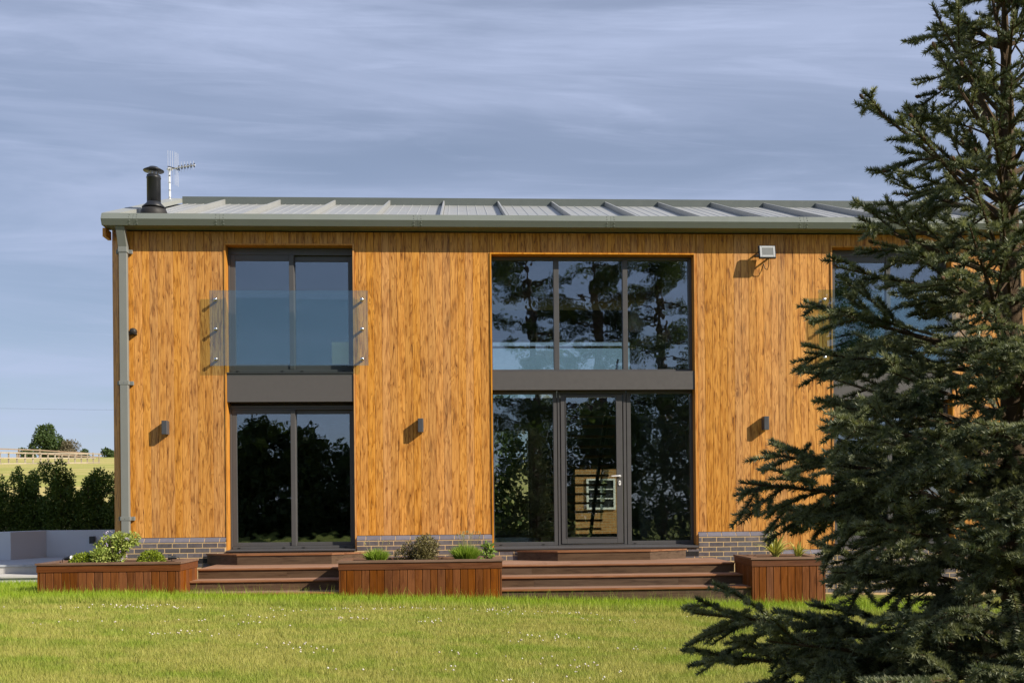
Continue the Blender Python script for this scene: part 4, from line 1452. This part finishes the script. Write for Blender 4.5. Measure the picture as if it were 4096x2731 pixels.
def pine(x, y, h, seed, lab, spread=4.6, low=0.26):
    rng = np.random.default_rng(seed)
    zg = max(-1.1, min(0.3, lawn_z(x)))
    s = empty('pine_tree', (x, y, zg), lab, 'tree', 'tall trees across the lawn')
    tr = MB().tube([(x, y, zg - 0.2), (x + 0.15, y, zg + h * 0.4), (x - 0.1, y, zg + h * 0.75), (x, y, zg + h)], [0.34, 0.27, 0.16, 0.04], 10)
    cl_ = []
    for k in range(46):
        t_ = low + (0.98 - low) * (k + rng.uniform(0, 1)) / 46
        an = rng.uniform(0, 6.28)
        L = spread * (1.15 - 0.75 * t_) * rng.uniform(0.5, 1.1)
        b0 = Vector((x, y, zg + h * t_))
        e_ = b0 + Vector((math.cos(an) * L, math.sin(an) * L, rng.uniform(-0.3, 0.6)))
        tr.tube([b0, (b0 + e_) / 2 + Vector((0, 0, 0.15)), e_], [0.09, 0.05, 0.02], 5)
        for f_ in (0.55, 0.8, 1.0):
            c_ = b0 + (e_ - b0) * f_
            q = rng.uniform(0.3, 0.75)
            cl_.append((tuple(c_), (q, q, q * 0.55)))
    tr.build('trunk', 'bark', s)
    leafy('crown', 'dark_leaves', cl_, 30000, 0.14, seed + 5, s, (x, y, zg), 0.4, 0.1, 0.25)


pine(3.4, -31, 15.5, 51, 'tall dark pine across the lawn mirrored beside the left mullion')
pine(6.4, -30, 16.0, 52, 'tall dark pine with thick trunk mirrored in the middle upper pane')
pine(9.6, -31, 15.0, 53, 'tall dark pine mirrored in the upper pane nearest the floodlight')
pine(17.0, -30, 13.0, 54, 'tall dark pine mirrored in the window behind the spruce')
for i, (x, y, h, r, lab) in enumerate(((-8.6, -25, 5.0, 1.7, 'pointed garden tree mirrored in the sliding door'), (-6.6, -25.5, 4.4, 1.9, 'bushy garden tree mirrored in the sliding door'), (-4.3, -26, 3.6, 2.6, 'wide hedge tree mirrored in the sliding door'), (-1.2, -26, 5.4, 1.9, 'round garden tree mirrored at the edge of the sliding door'),
                                        (-11.8, -26, 3.4, 2.0, 'low hedge tree mirrored at the far end of the glass'), (2.6, -25, 4.8, 2.8, 'broad hedge tree mirrored in the lower glazing'), (6.2, -25, 5.4, 3.0, 'broad dark hedge tree mirrored in the glazed door'), (10.0, -25.5, 6.4, 3.0, 'broad hedge tree mirrored in the right side light'), (14.0, -26, 5.2, 2.9, 'broad hedge tree mirrored behind the spruce'), (19.5, -27, 5.0, 2.4, 'large hedge tree mirrored at the right end of the house'))):
    blob_tree('garden_tree', lab, 'tree', x, y, max(-1.1, min(.3, float(lawn_z(x)))), h, r, 'dark_leaves', 300 + 7 * i, 8000, 0.24, 0.0, 0.12, 'hedge trees across the lawn', nb=40)

# ------------------------------------------------------------------ planting in the planters


def shrub(name, lab, x, y, zb, rx, h, mat, n, size, seed, dome=False, aspect=0.4, up=0.5, stem=True, cat='shrub'):
    rng = np.random.default_rng(seed)
    s = empty(name, (x, y, zb), lab, cat)
    if dome:
        cl_ = [((x, y, zb), (rx, rx * 0.8, h))]
        P, N = cloud(cl_, n, rng, 0.9)
        k = P[:, 2] > zb
        P, N = P[k], N[k]
        V, F = leaf_quads(P, N, size, rng, aspect, up)
        np_obj('foliage', V, F, mat, s, (x, y, zb), np.repeat(np.clip(rng.normal(0.5, 0.25, len(P)), 0, 1), 4))['kind'] = 'stuff'
    else:
        cl_ = []
        for k in range(16):
            an, rr_ = rng.uniform(0, 6.28), rng.uniform(0, 0.75) * rx
            q = rx * rng.uniform(0.2, 0.36)
            t_ = rng.uniform(0.2, 0.86) * (1 - 0.35 * (rr_ / rx) ** 2)
            cl_.append(((x + rr_ * math.cos(an), y + rr_ * 0.8 * math.sin(an), zb + h * t_), (q, q, q * 0.9)))
        leafy('foliage', mat, cl_, n, size, seed + 1, s, (x, y, zb), aspect, up, 0.5)
    if stem:
        mb = MB()
        for k in range(7):
            an = k * 0.9
            mb.tube([(x + 0.02 * math.cos(an), y + 0.02 * math.sin(an), zb - 0.03), (x + 0.6 * rx * math.cos(an), y + 0.5 * rx * math.sin(an), zb + 0.75 * h)], [0.007, 0.003], 5)
        mb.build('stems', 'bark', s)
    return s


hb = shrub('hebe', 'tall pale green hebe with lilac flowers in the left planter', -4.63, -1.68, 0.10, 0.32, 0.47, 'hebe_leaves', 4800, 0.046, 71)
rng = np.random.default_rng(5)
P, N = cloud([((-4.63, -1.68, 0.34), (0.28, 0.24, 0.20))], 420, rng, 1.0)
k = (P[:, 1] < -1.62)
P, N = P[k], N[k]
ctr = P[::9][:12]
P = (ctr[:, None, :] + rng.normal(0, 0.012, (len(ctr), 14, 3))).reshape(-1, 3)
V, F = leaf_quads(P, np.zeros_like(P), 0.016, rng, 0.8)
np_obj('flowers', V, F, 'petals', hb, (-4.63, -1.68, 0.3), np.repeat(rng.uniform(0, 1, len(P)), 4))['kind'] = 'stuff'
shrub('domed_shrub', 'small dark domed shrub beside the white-lensed spotlight', -5.04, -1.72, 0.10, 0.19, 0.15, 'box_leaves', 5000, 0.030, 73, True)
shrub('domed_shrub', 'bright yellow-green domed shrub between the hebe and the grey spotlight', -4.16, -1.74, 0.09, 0.18, 0.185, 'box_leaves', 6000, 0.028, 75, True)
shrub('bronze_shrub', 'dark bronze-leaved shrub between two lavender tufts', -0.56, -1.68, 0.08, 0.37, 0.31, 'bronze_leaves', 4200, 0.040, 77, False, 0.35, 0.5)
shrub('leafy_plant', 'fresh light green leafy plant at the end of the middle planter', 0.34, -1.62, 0.08, 0.12, 0.25, 'fresh_leaves', 170, 0.085, 79, False, 0.35, 0.3, cat='plant')


def tuft(name, lab, x, y, zb, r, h, n, seed, flowers=0, fh=0.0, mat='lavender_leaves', w=0.004, cat='plant'):
    rng = np.random.default_rng(seed)
    s = empty(name, (x, y, zb), lab, cat)
    an, rr_ = rng.uniform(0, 6.28, n), np.sqrt(rng.uniform(0, 1, n))
    B = np.stack([x + 0.45 * r * rr_ * np.cos(an), y + 0.4 * r * rr_ * np.sin(an), np.full(n, zb)], 1)
    L = h * rng.uniform(0.6, 1.05, n) * (1 - 0.35 * rr_ ** 2)
    out = np.stack([np.cos(an) * rr_, np.sin(an) * rr_, np.zeros(n)], 1)
    T = B + out * (r * 0.55) * rng.uniform(0.6, 1.2, n)[:, None] + np.array([0, 0, 1]) * L[:, None] + rng.normal(0, 0.01, (n, 3))
    sd = unit(np.cross(T - B, rng.normal(size=(n, 3)))) * w
    Mid = (B + T) / 2 + np.array([0, 0, 0.02]) - out * 0.01
    V = np.stack([B - sd * 0.5, B + sd * 0.5, Mid + sd, T, Mid - sd], 1).reshape(-1, 3)
    i5 = np.arange(n)[:, None] * 5
    F = np.concatenate([i5 + np.array([[0, 1, 2, 4]])], 0)
    F2 = np.concatenate([i5 + np.array([[4, 2, 3, 3]])], 0)
    tri = np.concatenate([i5 + np.array([[0, 1, 2]]), i5 + np.array([[0, 2, 4]]), i5 + np.array([[4, 2, 3]])], 0)
    np_obj('foliage', V, tri, mat, s, (x, y, zb), np.repeat(np.clip(rng.normal(0.5, 0.25, n), 0, 1), 5))['kind'] = 'stuff'
    if flowers:
        mb = MB()
        for k in range(flowers):
            a_ = rng.uniform(0, 6.28)
            q = rng.uniform(0.1, 0.9) * r
            b0 = Vector((x + 0.5 * q * math.cos(a_), y + 0.4 * q * math.sin(a_), zb + 0.3 * h))
            e_ = Vector((x + q * math.cos(a_), y + 0.6 * q * math.sin(a_), zb + h + fh * rng.uniform(0.3, 1)))
            mb.tube([b0, e_], 0.0014, 4)
            mb.tube([e_, e_ + (e_ - b0).normalized() * 0.02, e_ + (e_ - b0).normalized() * 0.035], [0.0025, 0.006, 0.002], 5)
        np_f = mb
        V = np.array(mb.v)
        o = mb.build('flower_stems', 'stem_straw', s)
        a = o.data.attributes.new('tone', 'FLOAT', 'POINT')
        a.data.foreach_set('value', np.random.default_rng(seed).uniform(0, 1, len(o.data.vertices)).astype(np.float32))
    return s


tuft('lavender', 'low bright green lavender tuft at the left of the middle planter', -1.16, -1.70, 0.08, 0.22, 0.22, 900, 81, 9, 0.07)
tuft('lavender', 'taller lavender tuft with grey flower spikes in the middle planter', 0.05, -1.70, 0.08, 0.25, 0.27, 1300, 83, 34, 0.13)


def strap_plant(lab, x, y, zb, n, L, seed):
    rng = np.random.default_rng(seed)
    s = empty('strap_plant', (x, y, zb), lab, 'plant')
    for k in range(n):
        an = rng.uniform(0, 6.28)
        l = L * rng.uniform(0.55, 1.1)
        lean = rng.uniform(0.25, 1.0)
        d = Vector((math.cos(an), math.sin(an), 0))
        sd = Vector((-d.y, d.x, 0))
        V, F, tone = [], [], []
        N_ = 7
        for j in range(N_ + 1):
            t_ = j / N_
            p = Vector((x, y, zb)) + d * (l * lean * t_ ** 1.3 * 0.85 + 0.02) + Vector((0, 0, l * (t_ * (1.15 - 0.75 * lean * t_))))
            w = 0.016 * math.sin(math.pi * min(0.97, 0.25 + 0.72 * t_)) + 0.001
            V += [p - sd * w, p - sd * w * 0.4 - Vector((0, 0, 0.003)), p + sd * w * 0.4 - Vector((0, 0, 0.003)), p + sd * w]
            tone += [1.0, 0.15, 0.15, 1.0]
        for j in range(N_):
            for c_ in range(3):
                F.append((j * 4 + c_, j * 4 + c_ + 1, j * 4 + 5 + c_, j * 4 + 4 + c_))
        np_obj('leaf', [tuple(v) for v in V], F, 'strap_leaves', s, (x, y, zb), tone)


strap_plant('yellow variegated strap-leaved plant in the tall planter', 4.34, -1.74, 0.06, 46, 0.44, 91)
strap_plant('second yellow strap-leaved plant half hidden by spruce in the tall planter', 4.68, -1.66, 0.06, 30, 0.27, 93)

# spike spotlights


def spot(lab, x, y, z, turn, up_):
    s = empty('spike_spotlight', (x, y, z - 0.09), lab, 'spotlight', 'spike spotlights in the left planter')
    d = Vector((math.cos(turn) * math.cos(up_), math.sin(turn) * math.cos(up_), math.sin(up_)))
    c_ = Vector((x, y, z))
    MB().tube([c_ - d * 0.065, c_ - d * 0.05, c_ + d * 0.01, c_ + d * 0.012, c_ + d * 0.045, c_ + d * 0.048], [0.018, 0.024, 0.025, 0.034, 0.036, 0.033], 18).build('lamp_head', 'black_metal', s)
    MB().tube([c_ + d * 0.0481, c_ + d * 0.0495], [0.031, 0.029], 16).build('lens', 'lens', s)
    MB().tube([(x, y, z - 0.10), (x, y, z - 0.02)], 0.006, 8).build('spike', 'black_metal', s)
    b0 = c_ - d * 0.06
    MB().tube([b0, b0 - d * 0.03 + Vector((0, 0, 0.006)), b0 - d * 0.045 + Vector((0, 0, -0.03)), b0 - d * 0.045 + Vector((0, 0, -0.10))], 0.004, 6).build('flex', 'cable_black', s)


spot('black spike spotlight with white lens at the left planter corner', -5.25, -1.72, 0.195, -0.35, 0.12)
spot('grey spike spotlight lying at the deck end of the left planter', -3.93, -1.60, 0.185, 3.5, 0.05)

# ------------------------------------------------------------------ spruce in the foreground
TS = 0.857      # tree scale
TX, TY = 2.10, -11.5
TZ = lawn_z(TX)
TREE_TOP = 2.86
spruce = empty('spruce_tree', (TX, TY, TZ), 'tall blue-green spruce in the foreground', 'tree')


def trunk_x(z):
    return TX - 0.012 * z


MB().tube([(trunk_x(TZ), TY, TZ - 0.1), (trunk_x(0.8), TY, 0.8), (trunk_x(1.7), TY, 1.7), (trunk_x(2.3), TY, 2.3), (trunk_x(2.6), TY, 2.6), (trunk_x(3.0), TY, TREE_TOP)],
          [0.062, 0.050, 0.036, 0.025, 0.014, 0.005], 12).build('trunk', 'spruce_bark', spruce, smooth=True)

RNG = np.random.default_rng(11)


def bez(a, b, c, t):
    return a * (1 - t) ** 2 + b * 2 * t * (1 - t) + c * t * t


def needles(shoots, per, nl, width, rng):
    """shoots: list of (start, end, length-scale); needles ring each shoot, leaning forward"""
    S = np.array([s[0] for s in shoots])
    E = np.array([s[1] for s in shoots])
    ls = np.array([s[2] for s in shoots])
    n = len(S)
    cnt = np.maximum(10, (per * np.linalg.norm(E - S, axis=1) / 0.09)).astype(int)
    idx = np.repeat(np.arange(n), cnt)
    M = len(idx)
    t_ = rng.uniform(0, 1.0, M)
    D = unit(E - S)[idx]
    ref = np.tile(np.array([[0.0, 0.0, 1.0]]), (M, 1))
    A = np.cross(D, ref)
    bad = np.linalg.norm(A, axis=1) < 0.15
    A[bad] = np.cross(D[bad], np.array([1.0, 0, 0]))
    A = unit(A)
    B = np.cross(A, D)
    ph = rng.uniform(0, 2 * np.pi, M)
    # more needles on the upper half
    ph = np.where((np.sin(ph) < -0.3) & (rng.uniform(size=M) < 0.55), -ph, ph)
    fwd = rng.uniform(0.40, 0.95, M) + 0.8 * np.maximum(0, t_ - 0.85) / 0.15
    dirn = unit(D * fwd[:, None] + A * np.cos(ph)[:, None] + B * (-np.sin(ph))[:, None] * -1.0 + np.array([0, 0, 0.18]))
    base = S[idx] + (E - S)[idx] * t_[:, None]
    ln = nl * ls[idx] * rng.uniform(0.75, 1.15, M) * (1 - 0.15 * t_)
    sd = unit(np.cross(dirn, rng.normal(size=(M, 3)))) * (width * 0.5)
    V = np.stack([base - sd, base + sd, base + dirn * ln[:, None]], 1).reshape(-1, 3)
    F = np.arange(3 * M).reshape(-1, 3)
    sh = np.clip(rng.normal(0.45, 0.22, n), 0, 1)
    tone = np.repeat(np.clip(sh[idx] + rng.normal(0, 0.12, M) + 0.15 * (t_ - 0.5), 0, 1), 3)
    return V, F, tone


def spruce_branch(base, tip, sag, dens, seed):
    rng = np.random.default_rng(seed)
    base, tip = np.array(base), np.array(tip)
    L = np.linalg.norm(tip - base)
    mid = (base + tip) / 2 + np.array([0, 0, sag * L])
    pts = [bez(base, mid, tip, k / 8) for k in range(9)]
    r0 = 0.006 + 0.011 * L
    wd_ = MB()
    wd_.tube([Vector(p) for p in pts], [r0 * (1 - 0.8 * k / 8) for k in range(9)], 6)
    shoots = []
    axis = unit((tip - base)[None])[0]
    side = unit(np.cross(axis, np.array([0, 0, 1.0]))[None])[0]
    nsec = max(5, int(L / 0.075 * dens))
    start = 0.22 if L > 0.7 else 0.12
    for k in range(nsec):
        t_ = start + (0.97 - start) * (k + rng.uniform(-0.3, 0.3)) / nsec
        t_ = min(max(t_, 0.08), 0.97)
        p = bez(base, mid, tip, t_)
        d = unit((bez(base, mid, tip, min(1, t_ + 0.05)) - bez(base, mid, tip, t_ - 0.05))[None])[0]
        sg = 1 if k % 2 else -1
        l2 = (0.10 + 0.46 * L * (1 - t_) ** 0.85) * rng.uniform(0.7, 1.15)
        l2 = min(l2, 0.50)
        dirv = d * rng.uniform(0.55, 0.95) + side * sg * rng.uniform(0.35, 0.95) + np.array([0, 0, rng.uniform(-0.62, 0.25)])
        if rng.uniform() < 0.33:
            dirv = d * 0.7 + side * sg * 0.25 + np.array([0, 0, rng.uniform(-1.0, 0.7)])
        dirv = unit(dirv[None])[0]
        q = p + dirv * l2
        droop = np.array([0, 0, -0.10 * l2 * (1.4 - t_)])
        md = (p + q) / 2 + np.array([0, 0, 0.05 * l2])
        q = q + droop
        sp_ = [bez(p, md, q, j / 4) for j in range(5)]
        wd_.tube([Vector(x_) for x_ in sp_], [0.0042, 0.0036, 0.003, 0.0025, 0.0018], 4, False)
        bare = 0.30 if t_ < 0.5 else 0.08
        if l2 > 0.12:
            shoots.append((bez(p, md, q, bare), bez(p, md, q, 0.55), 0.95))
            shoots.append((bez(p, md, q, 0.55), q + dirv * 0.01, 1.0))
        else:
            shoots.append((p, q + dirv * 0.01, 1.0))
        sd2 = unit(np.cross(dirv, np.array([0, 0, 1.0]))[None])[0]
        nt = int(l2 / 0.068 * dens)
        for j in range(nt):
            u = 0.22 + 0.68 * (j + rng.uniform(0, 1)) / max(1, nt)
            pp = bez(p, md, q, u)
            l3 = (0.05 + 0.32 * l2 * (1 - u)) * rng.uniform(0.75, 1.2)
            dv = dirv * rng.uniform(0.6, 1.0) + sd2 * (1 if j % 2 else -1) * rng.uniform(0.5, 1.0) + np.array([0, 0, rng.uniform(-0.5, 0.2)])
            dv = unit(dv[None])[0]
            ee = pp + dv * l3
            wd_.tube([Vector(pp), Vector(ee)], [0.0022, 0.0014], 3, False)
            shoots.append((pp + dv * 0.008, ee + dv * 0.008, 0.92))
    # end of the main axis
    for u in (0.62, 0.76, 0.89):
        shoots.append((bez(base, mid, tip, u), bez(base, mid, tip, u + 0.11), 1.0))
    return wd_, shoots


def add_branch(base, tip, sag, dens, seed, per=150, nl=0.027, width=0.0046, buds=False):
    wd_, sh = spruce_branch(base, tip, sag, dens, seed)
    bo = wd_.build('branch', 'spruce_bark', spruce, tuple(base))
    V, F, tone = needles(sh, per, nl, width, np.random.default_rng(seed + 9000))
    no = np_obj('needles', V, F, 'spruce_needles', bo, tuple(base), tone)
    no['kind'] = 'stuff'
    if buds:
        rb = np.random.default_rng(seed + 77)
        bm_ = MB()
        for (a_, b_, _) in sh:
            if rb.uniform() < 0.16:
                d_ = Vector(unit((b_ - a_)[None])[0]) + Vector((0, 0, 0.35))
                d_.normalize()
                e_ = Vector(b_)
                bm_.tube([e_ - d_ * 0.004, e_ + d_ * 0.006, e_ + d_ * 0.014, e_ + d_ * 0.020], [0.003, 0.0062, 0.0058, 0.002], 6)
        if bm_.v:
            bm_.build('buds', 'bud_brown', bo, tuple(base))['kind'] = 'stuff'


# limbs seen in outline on the house side: tip (x, z), offset towards or away from the camera, height of origin
LIMBS = [
    (2.054, 3.02, 0.00, 2.40, -0.02), (2.010, 2.79, -0.10, 2.32, -0.03), (2.12, 2.66, 0.25, 2.25, -0.02), (1.99, 2.56, 0.12, 2.15, -0.04),
    (1.735, 2.63, 0.05, 2.14, -0.05), (1.82, 2.40, -0.25, 2.02, -0.05), (1.86, 2.21, 0.30, 1.90, -0.04), (1.66, 2.07, -0.05, 1.82, -0.03),
    (1.69, 1.93, 0.25, 1.72, -0.02), (1.83, 1.80, -0.35, 1.60, 0.0), (1.475, 1.70, 0.0, 1.46, -0.02), (1.53, 1.54, 0.28, 1.40, 0.0),
    (1.69, 1.37, -0.30, 1.20, 0.0), (1.59, 1.28, 0.15, 1.12, 0.02), (1.31, 1.06, 0.0, 0.88, 0.0), (1.19, 0.93, -0.08, 0.78, 0.01),
    (1.42, 0.82, 0.25, 0.66, 0.02), (1.50, 0.56, -0.30, 0.45, 0.02), (1.62, 0.74, -0.55, 0.62, 0.0), (0.985, 0.375, -0.05, 0.15, 0.02),
    (1.07, 0.17, 0.15, -0.03, 0.02), (1.20, 0.30, -0.40, 0.10, 0.0), (1.15, 0.02, -0.10, -0.12, 0.03), (1.35, 0.05, -0.6, -0.10, 0.03),
    (1.45, 1.18, -0.45, 1.0, 0.0), (1.75, 1.05, -0.70, 0.85, 0.0), (1.95, 1.55, -0.65, 1.30, -0.02), (1.62, 0.42, -0.75, 0.25, 0.0),
    (2.20, 2.95, 0.2, 2.52, -0.02), (2.25, 3.2, -0.1, 2.75, -0.02), (2.0, 2.05, -0.45, 1.8, -0.02), (2.1, 2.35, -0.4, 2.05, -0.02),
    (2.00, 0.25, -0.90, 0.10, 0.02), (2.30, 0.45, -1.00, 0.30, 0.02), (2.60, 0.20, -0.90, 0.05, 0.02), (1.80, -0.05, -0.80, -0.20, 0.03),
    (2.15, -0.10, -0.95, -0.25, 0.03), (2.50, 0.70, -0.90, 0.55, 0.02), (2.20, 0.90, -0.85, 0.75, 0.02), (1.90, 0.65, -0.80, 0.50, 0.02),
    (1.95, 0.02, 0.55, -0.15, 0.03), (1.60, 0.10, 0.45, -0.05, 0.03),
]
for i, (tx_, tz_, dy, zb, sag) in enumerate(LIMBS):
    zb = 0.843 + (zb - 0.843) * TS
    if tz_ > 1.2:
        tx_ = 2.44 + (tx_ - 2.44) * 0.92
    add_branch((trunk_x(zb), TY, zb), (tx_ * TS, TY + dy * TS, 0.843 + (tz_ - 0.843) * TS), sag, 1.2 if tz_ < 1.9 else 0.85, 500 + i, buds=tz_ > 1.75)
# the rest of the crown, whorl by whorl
z = TZ + 0.30
wh = 0
while z < TREE_TOP - 0.12:
    f_ = (z - TZ) / (TREE_TOP - TZ)
    nbr = 9
    Lb = 1.25 * (1 - f_) ** 0.85 + 0.16
    for k in range(nbr):
        an = wh * 0.7 + k * 2 * math.pi / nbr + RNG.uniform(-0.25, 0.25)
        # the limbs towards the house side are laid out above
        dx_ = math.cos(an)
        if dx_ < -0.70 and z < 2.45:
            continue
        el_ = math.radians(6 + 46 * f_) + RNG.uniform(-0.12, 0.12)
        l = Lb * RNG.uniform(0.82, 1.08)
        tip = (trunk_x(z) + dx_ * l * math.cos(el_), TY + math.sin(an) * l * math.cos(el_), z + l * math.sin(el_) * 0.75)
        inview = dx_ < 0.35
        if not inview and k % 2:
            continue
        if f_ > 0.62 and k % 3 == 1:
            continue
        add_branch((trunk_x(z), TY, z), tip, -0.02 if f_ > 0.5 else 0.02, (1.05 if f_ < 0.5 else 0.68) if inview else (0.55 if f_ < 0.45 else 0.32), 700 + wh * 10 + k, 125 if inview else 38, 0.026, 0.0046 if inview else 0.006)
    z += 0.155 + 0.03 * (1 - f_)
    wh += 1
# leader
add_branch((trunk_x(2.5), TY, 2.5), (trunk_x(3.0), TY, TREE_TOP + 0.06), 0.0, 0.8, 999)
# a few cones high up
for i, (xx, zz, yy) in enumerate(((2.03, 2.20, -11.60), (2.00, 2.09, -11.58), (1.98, 2.23, -11.42), (2.08, 2.36, -11.61), (1.94, 2.28, -11.58))):
    MB().lathe((xx, yy, zz), [(0.004, 0.0), (0.012, -0.012), (0.015, -0.03), (0.012, -0.055), (0.004, -0.072)], 8).build('cone', 'bud_brown', spruce, smooth=True)

# ------------------------------------------------------------------ grass on the lawn
rng = np.random.default_rng(21)


def in_view(x, y, margin=0.25):
    rx, ry = x - CAM.x, y - CAM.y
    w = rx * math.sin(TH) + ry * math.cos(TH)
    u = (rx * math.cos(TH) - ry * math.sin(TH)) / w
    return (np.abs(u) < 0.523 + margin / np.maximum(w, 1))


def blades(n, x0, x1, y0, y1, h0, h1, w, lean, lushv, rng):
    x = rng.uniform(x0, x1, n)
    y = rng.uniform(y0, y1, n)
    k = in_view(x, y)
    k &= ~((x > -5.52) & (x < -3.66) & (y > -2.11))
    k &= ~((x > -1.64) & (x < 0.545) & (y > -2.11))
    k &= ~((x > 3.88) & (x < 4.92) & (y > -2.11))
    k &= ~((x > -3.7) & (x < 3.95) & (y > -2.07))
    k &= (y < 0.72)
    x, y = x[k], y[k]
    n = len(x)
    z = lawn_z(x, y)
    h = rng.uniform(h0, h1, n)
    a = rng.uniform(0, 6.283, n)
    ln = rng.uniform(0, lean, n) * h
    B = np.stack([x, y, z], 1)
    T = B + np.stack([np.cos(a) * ln, np.sin(a) * ln, h], 1)
    b = rng.uniform(0, 6.283, n)
    sd = np.stack([np.cos(b), np.sin(b), np.zeros(n)], 1) * (w * rng.uniform(0.6, 1.2, n))[:, None]
    V = np.stack([B - sd, B + sd, T], 1).reshape(-1, 3)
    F = np.arange(3 * n).reshape(-1, 3)
    tone = np.repeat(np.clip(rng.normal(0.5, 0.27, n), 0, 1), 3)
    lush = np.repeat(lushv(x, y), 3)
    return V, F, tone, lush


sets = [
    blades(300000, -4.5, 5.0, -9.6, -6.4, 0.022, 0.055, 0.0022, 0.9, lambda x, y: np.zeros_like(x), rng),
    blades(330000, -6.8, 6.5, -6.6, -2.9, 0.022, 0.058, 0.0030, 0.9, lambda x, y: np.clip((y + 3.5) / 0.8, 0, 1) * 0.6, rng),
    blades(90000, -8.6, 7.0, -3.35, -1.4, 0.05, 0.125, 0.0040, 0.7, lambda x, y: np.clip((y + 3.3) / 0.5, 0, 1), rng),
    blades(26000, -9.5, -5.4, -1.6, 0.7, 0.05, 0.12, 0.0045, 0.7, lambda x, y: np.ones_like(x), rng),
    blades(2600, -8.5, 6.5, -2.35, -1.85, 0.10, 0.22, 0.0030, 0.7, lambda x, y: np.full_like(x, 0.6), rng),
]
off = 0
Vs, Fs, Ts, Ls = [], [], [], []
for V, F, tn, lu in sets:
    Vs.append(V)
    Fs.append(F + off)
    Ts.append(tn)
    Ls.append(lu)
    off += len(V)
go = np_obj('grass', np.concatenate(Vs), np.concatenate(Fs), 'grass_blades', None, (0, 0, 0), np.concatenate(Ts), np.concatenate(Ls))
tag(go, 'mown grass, greener and longer by the planters', 'grass', kind='stuff')

# clover heads in drifts
rng = np.random.default_rng(4)
ctrs = []
for (cx_, cy_, sx, sy, n) in ((-3.55, -3.9, 0.5, 0.12, 26), (-4.4, -4.1, 0.7, 0.1, 12), (-2.35, -4.8, 0.5, 0.15, 16), (-1.2, -3.9, 0.6, 0.15, 22), (-0.3, -3.7, 0.6, 0.12, 26), (0.6, -3.8, 0.6, 0.15, 20),
                              (-1.0, -7.0, 0.4, 0.3, 18), (-2.4, -6.2, 0.5, 0.2, 14), (0.3, -7.6, 0.5, 0.3, 16), (0.8, -6.0, 0.8, 0.5, 18), (1.4, -4.6, 0.8, 0.3, 14), (-0.2, -5.2, 1.6, 0.6, 22), (0.2, -8.0, 0.5, 0.2, 12), (-3.4, -5.6, 0.8, 0.3, 10)):
    for q_ in range(4):
        ox, oy = rng.normal(0, sx), rng.normal(0, sy)
        ctrs.append(np.stack([rng.normal(cx_ + ox, 0.16, n // 3), rng.normal(cy_ + oy, 0.05, n // 3)], 1))
C2 = np.concatenate(ctrs)
C2 = C2[C2[:, 1] < -2.5]
n = len(C2)
Cz = np.stack([C2[:, 0], C2[:, 1], lawn_z(C2[:, 0], C2[:, 1]) + rng.uniform(0.05, 0.075, n)], 1)
oct_ = np.array([[1, 0, 0], [0, 1, 0], [-1, 0, 0], [0, -1, 0], [0, 0, 1], [0, 0, -0.8], [0.7, 0.7, 0.25], [-0.7, 0.7, 0.25], [-0.7, -0.7, 0.25], [0.7, -0.7, 0.25]])
of_ = np.array([[0, 6, 4], [6, 1, 4], [1, 7, 4], [7, 2, 4], [2, 8, 4], [8, 3, 4], [3, 9, 4], [9, 0, 4], [0, 5, 6], [6, 5, 1], [1, 5, 7], [7, 5, 2], [2, 5, 8], [8, 5, 3], [3, 5, 9], [9, 5, 0]])
r = rng.uniform(0.006, 0.011, n)
V = (Cz[:, None, :] + oct_[None] * r[:, None, None]).reshape(-1, 3)
F = (np.arange(n)[:, None, None] * 10 + of_[None]).reshape(-1, 3)
co = np_obj('clover_heads', V, F, 'clover_petals', None, (0, 0, 0), np.repeat(rng.uniform(0, 1, n), 10))
tag(co, 'small white clover heads scattered in drifts over the lawn', 'clover', kind='stuff')
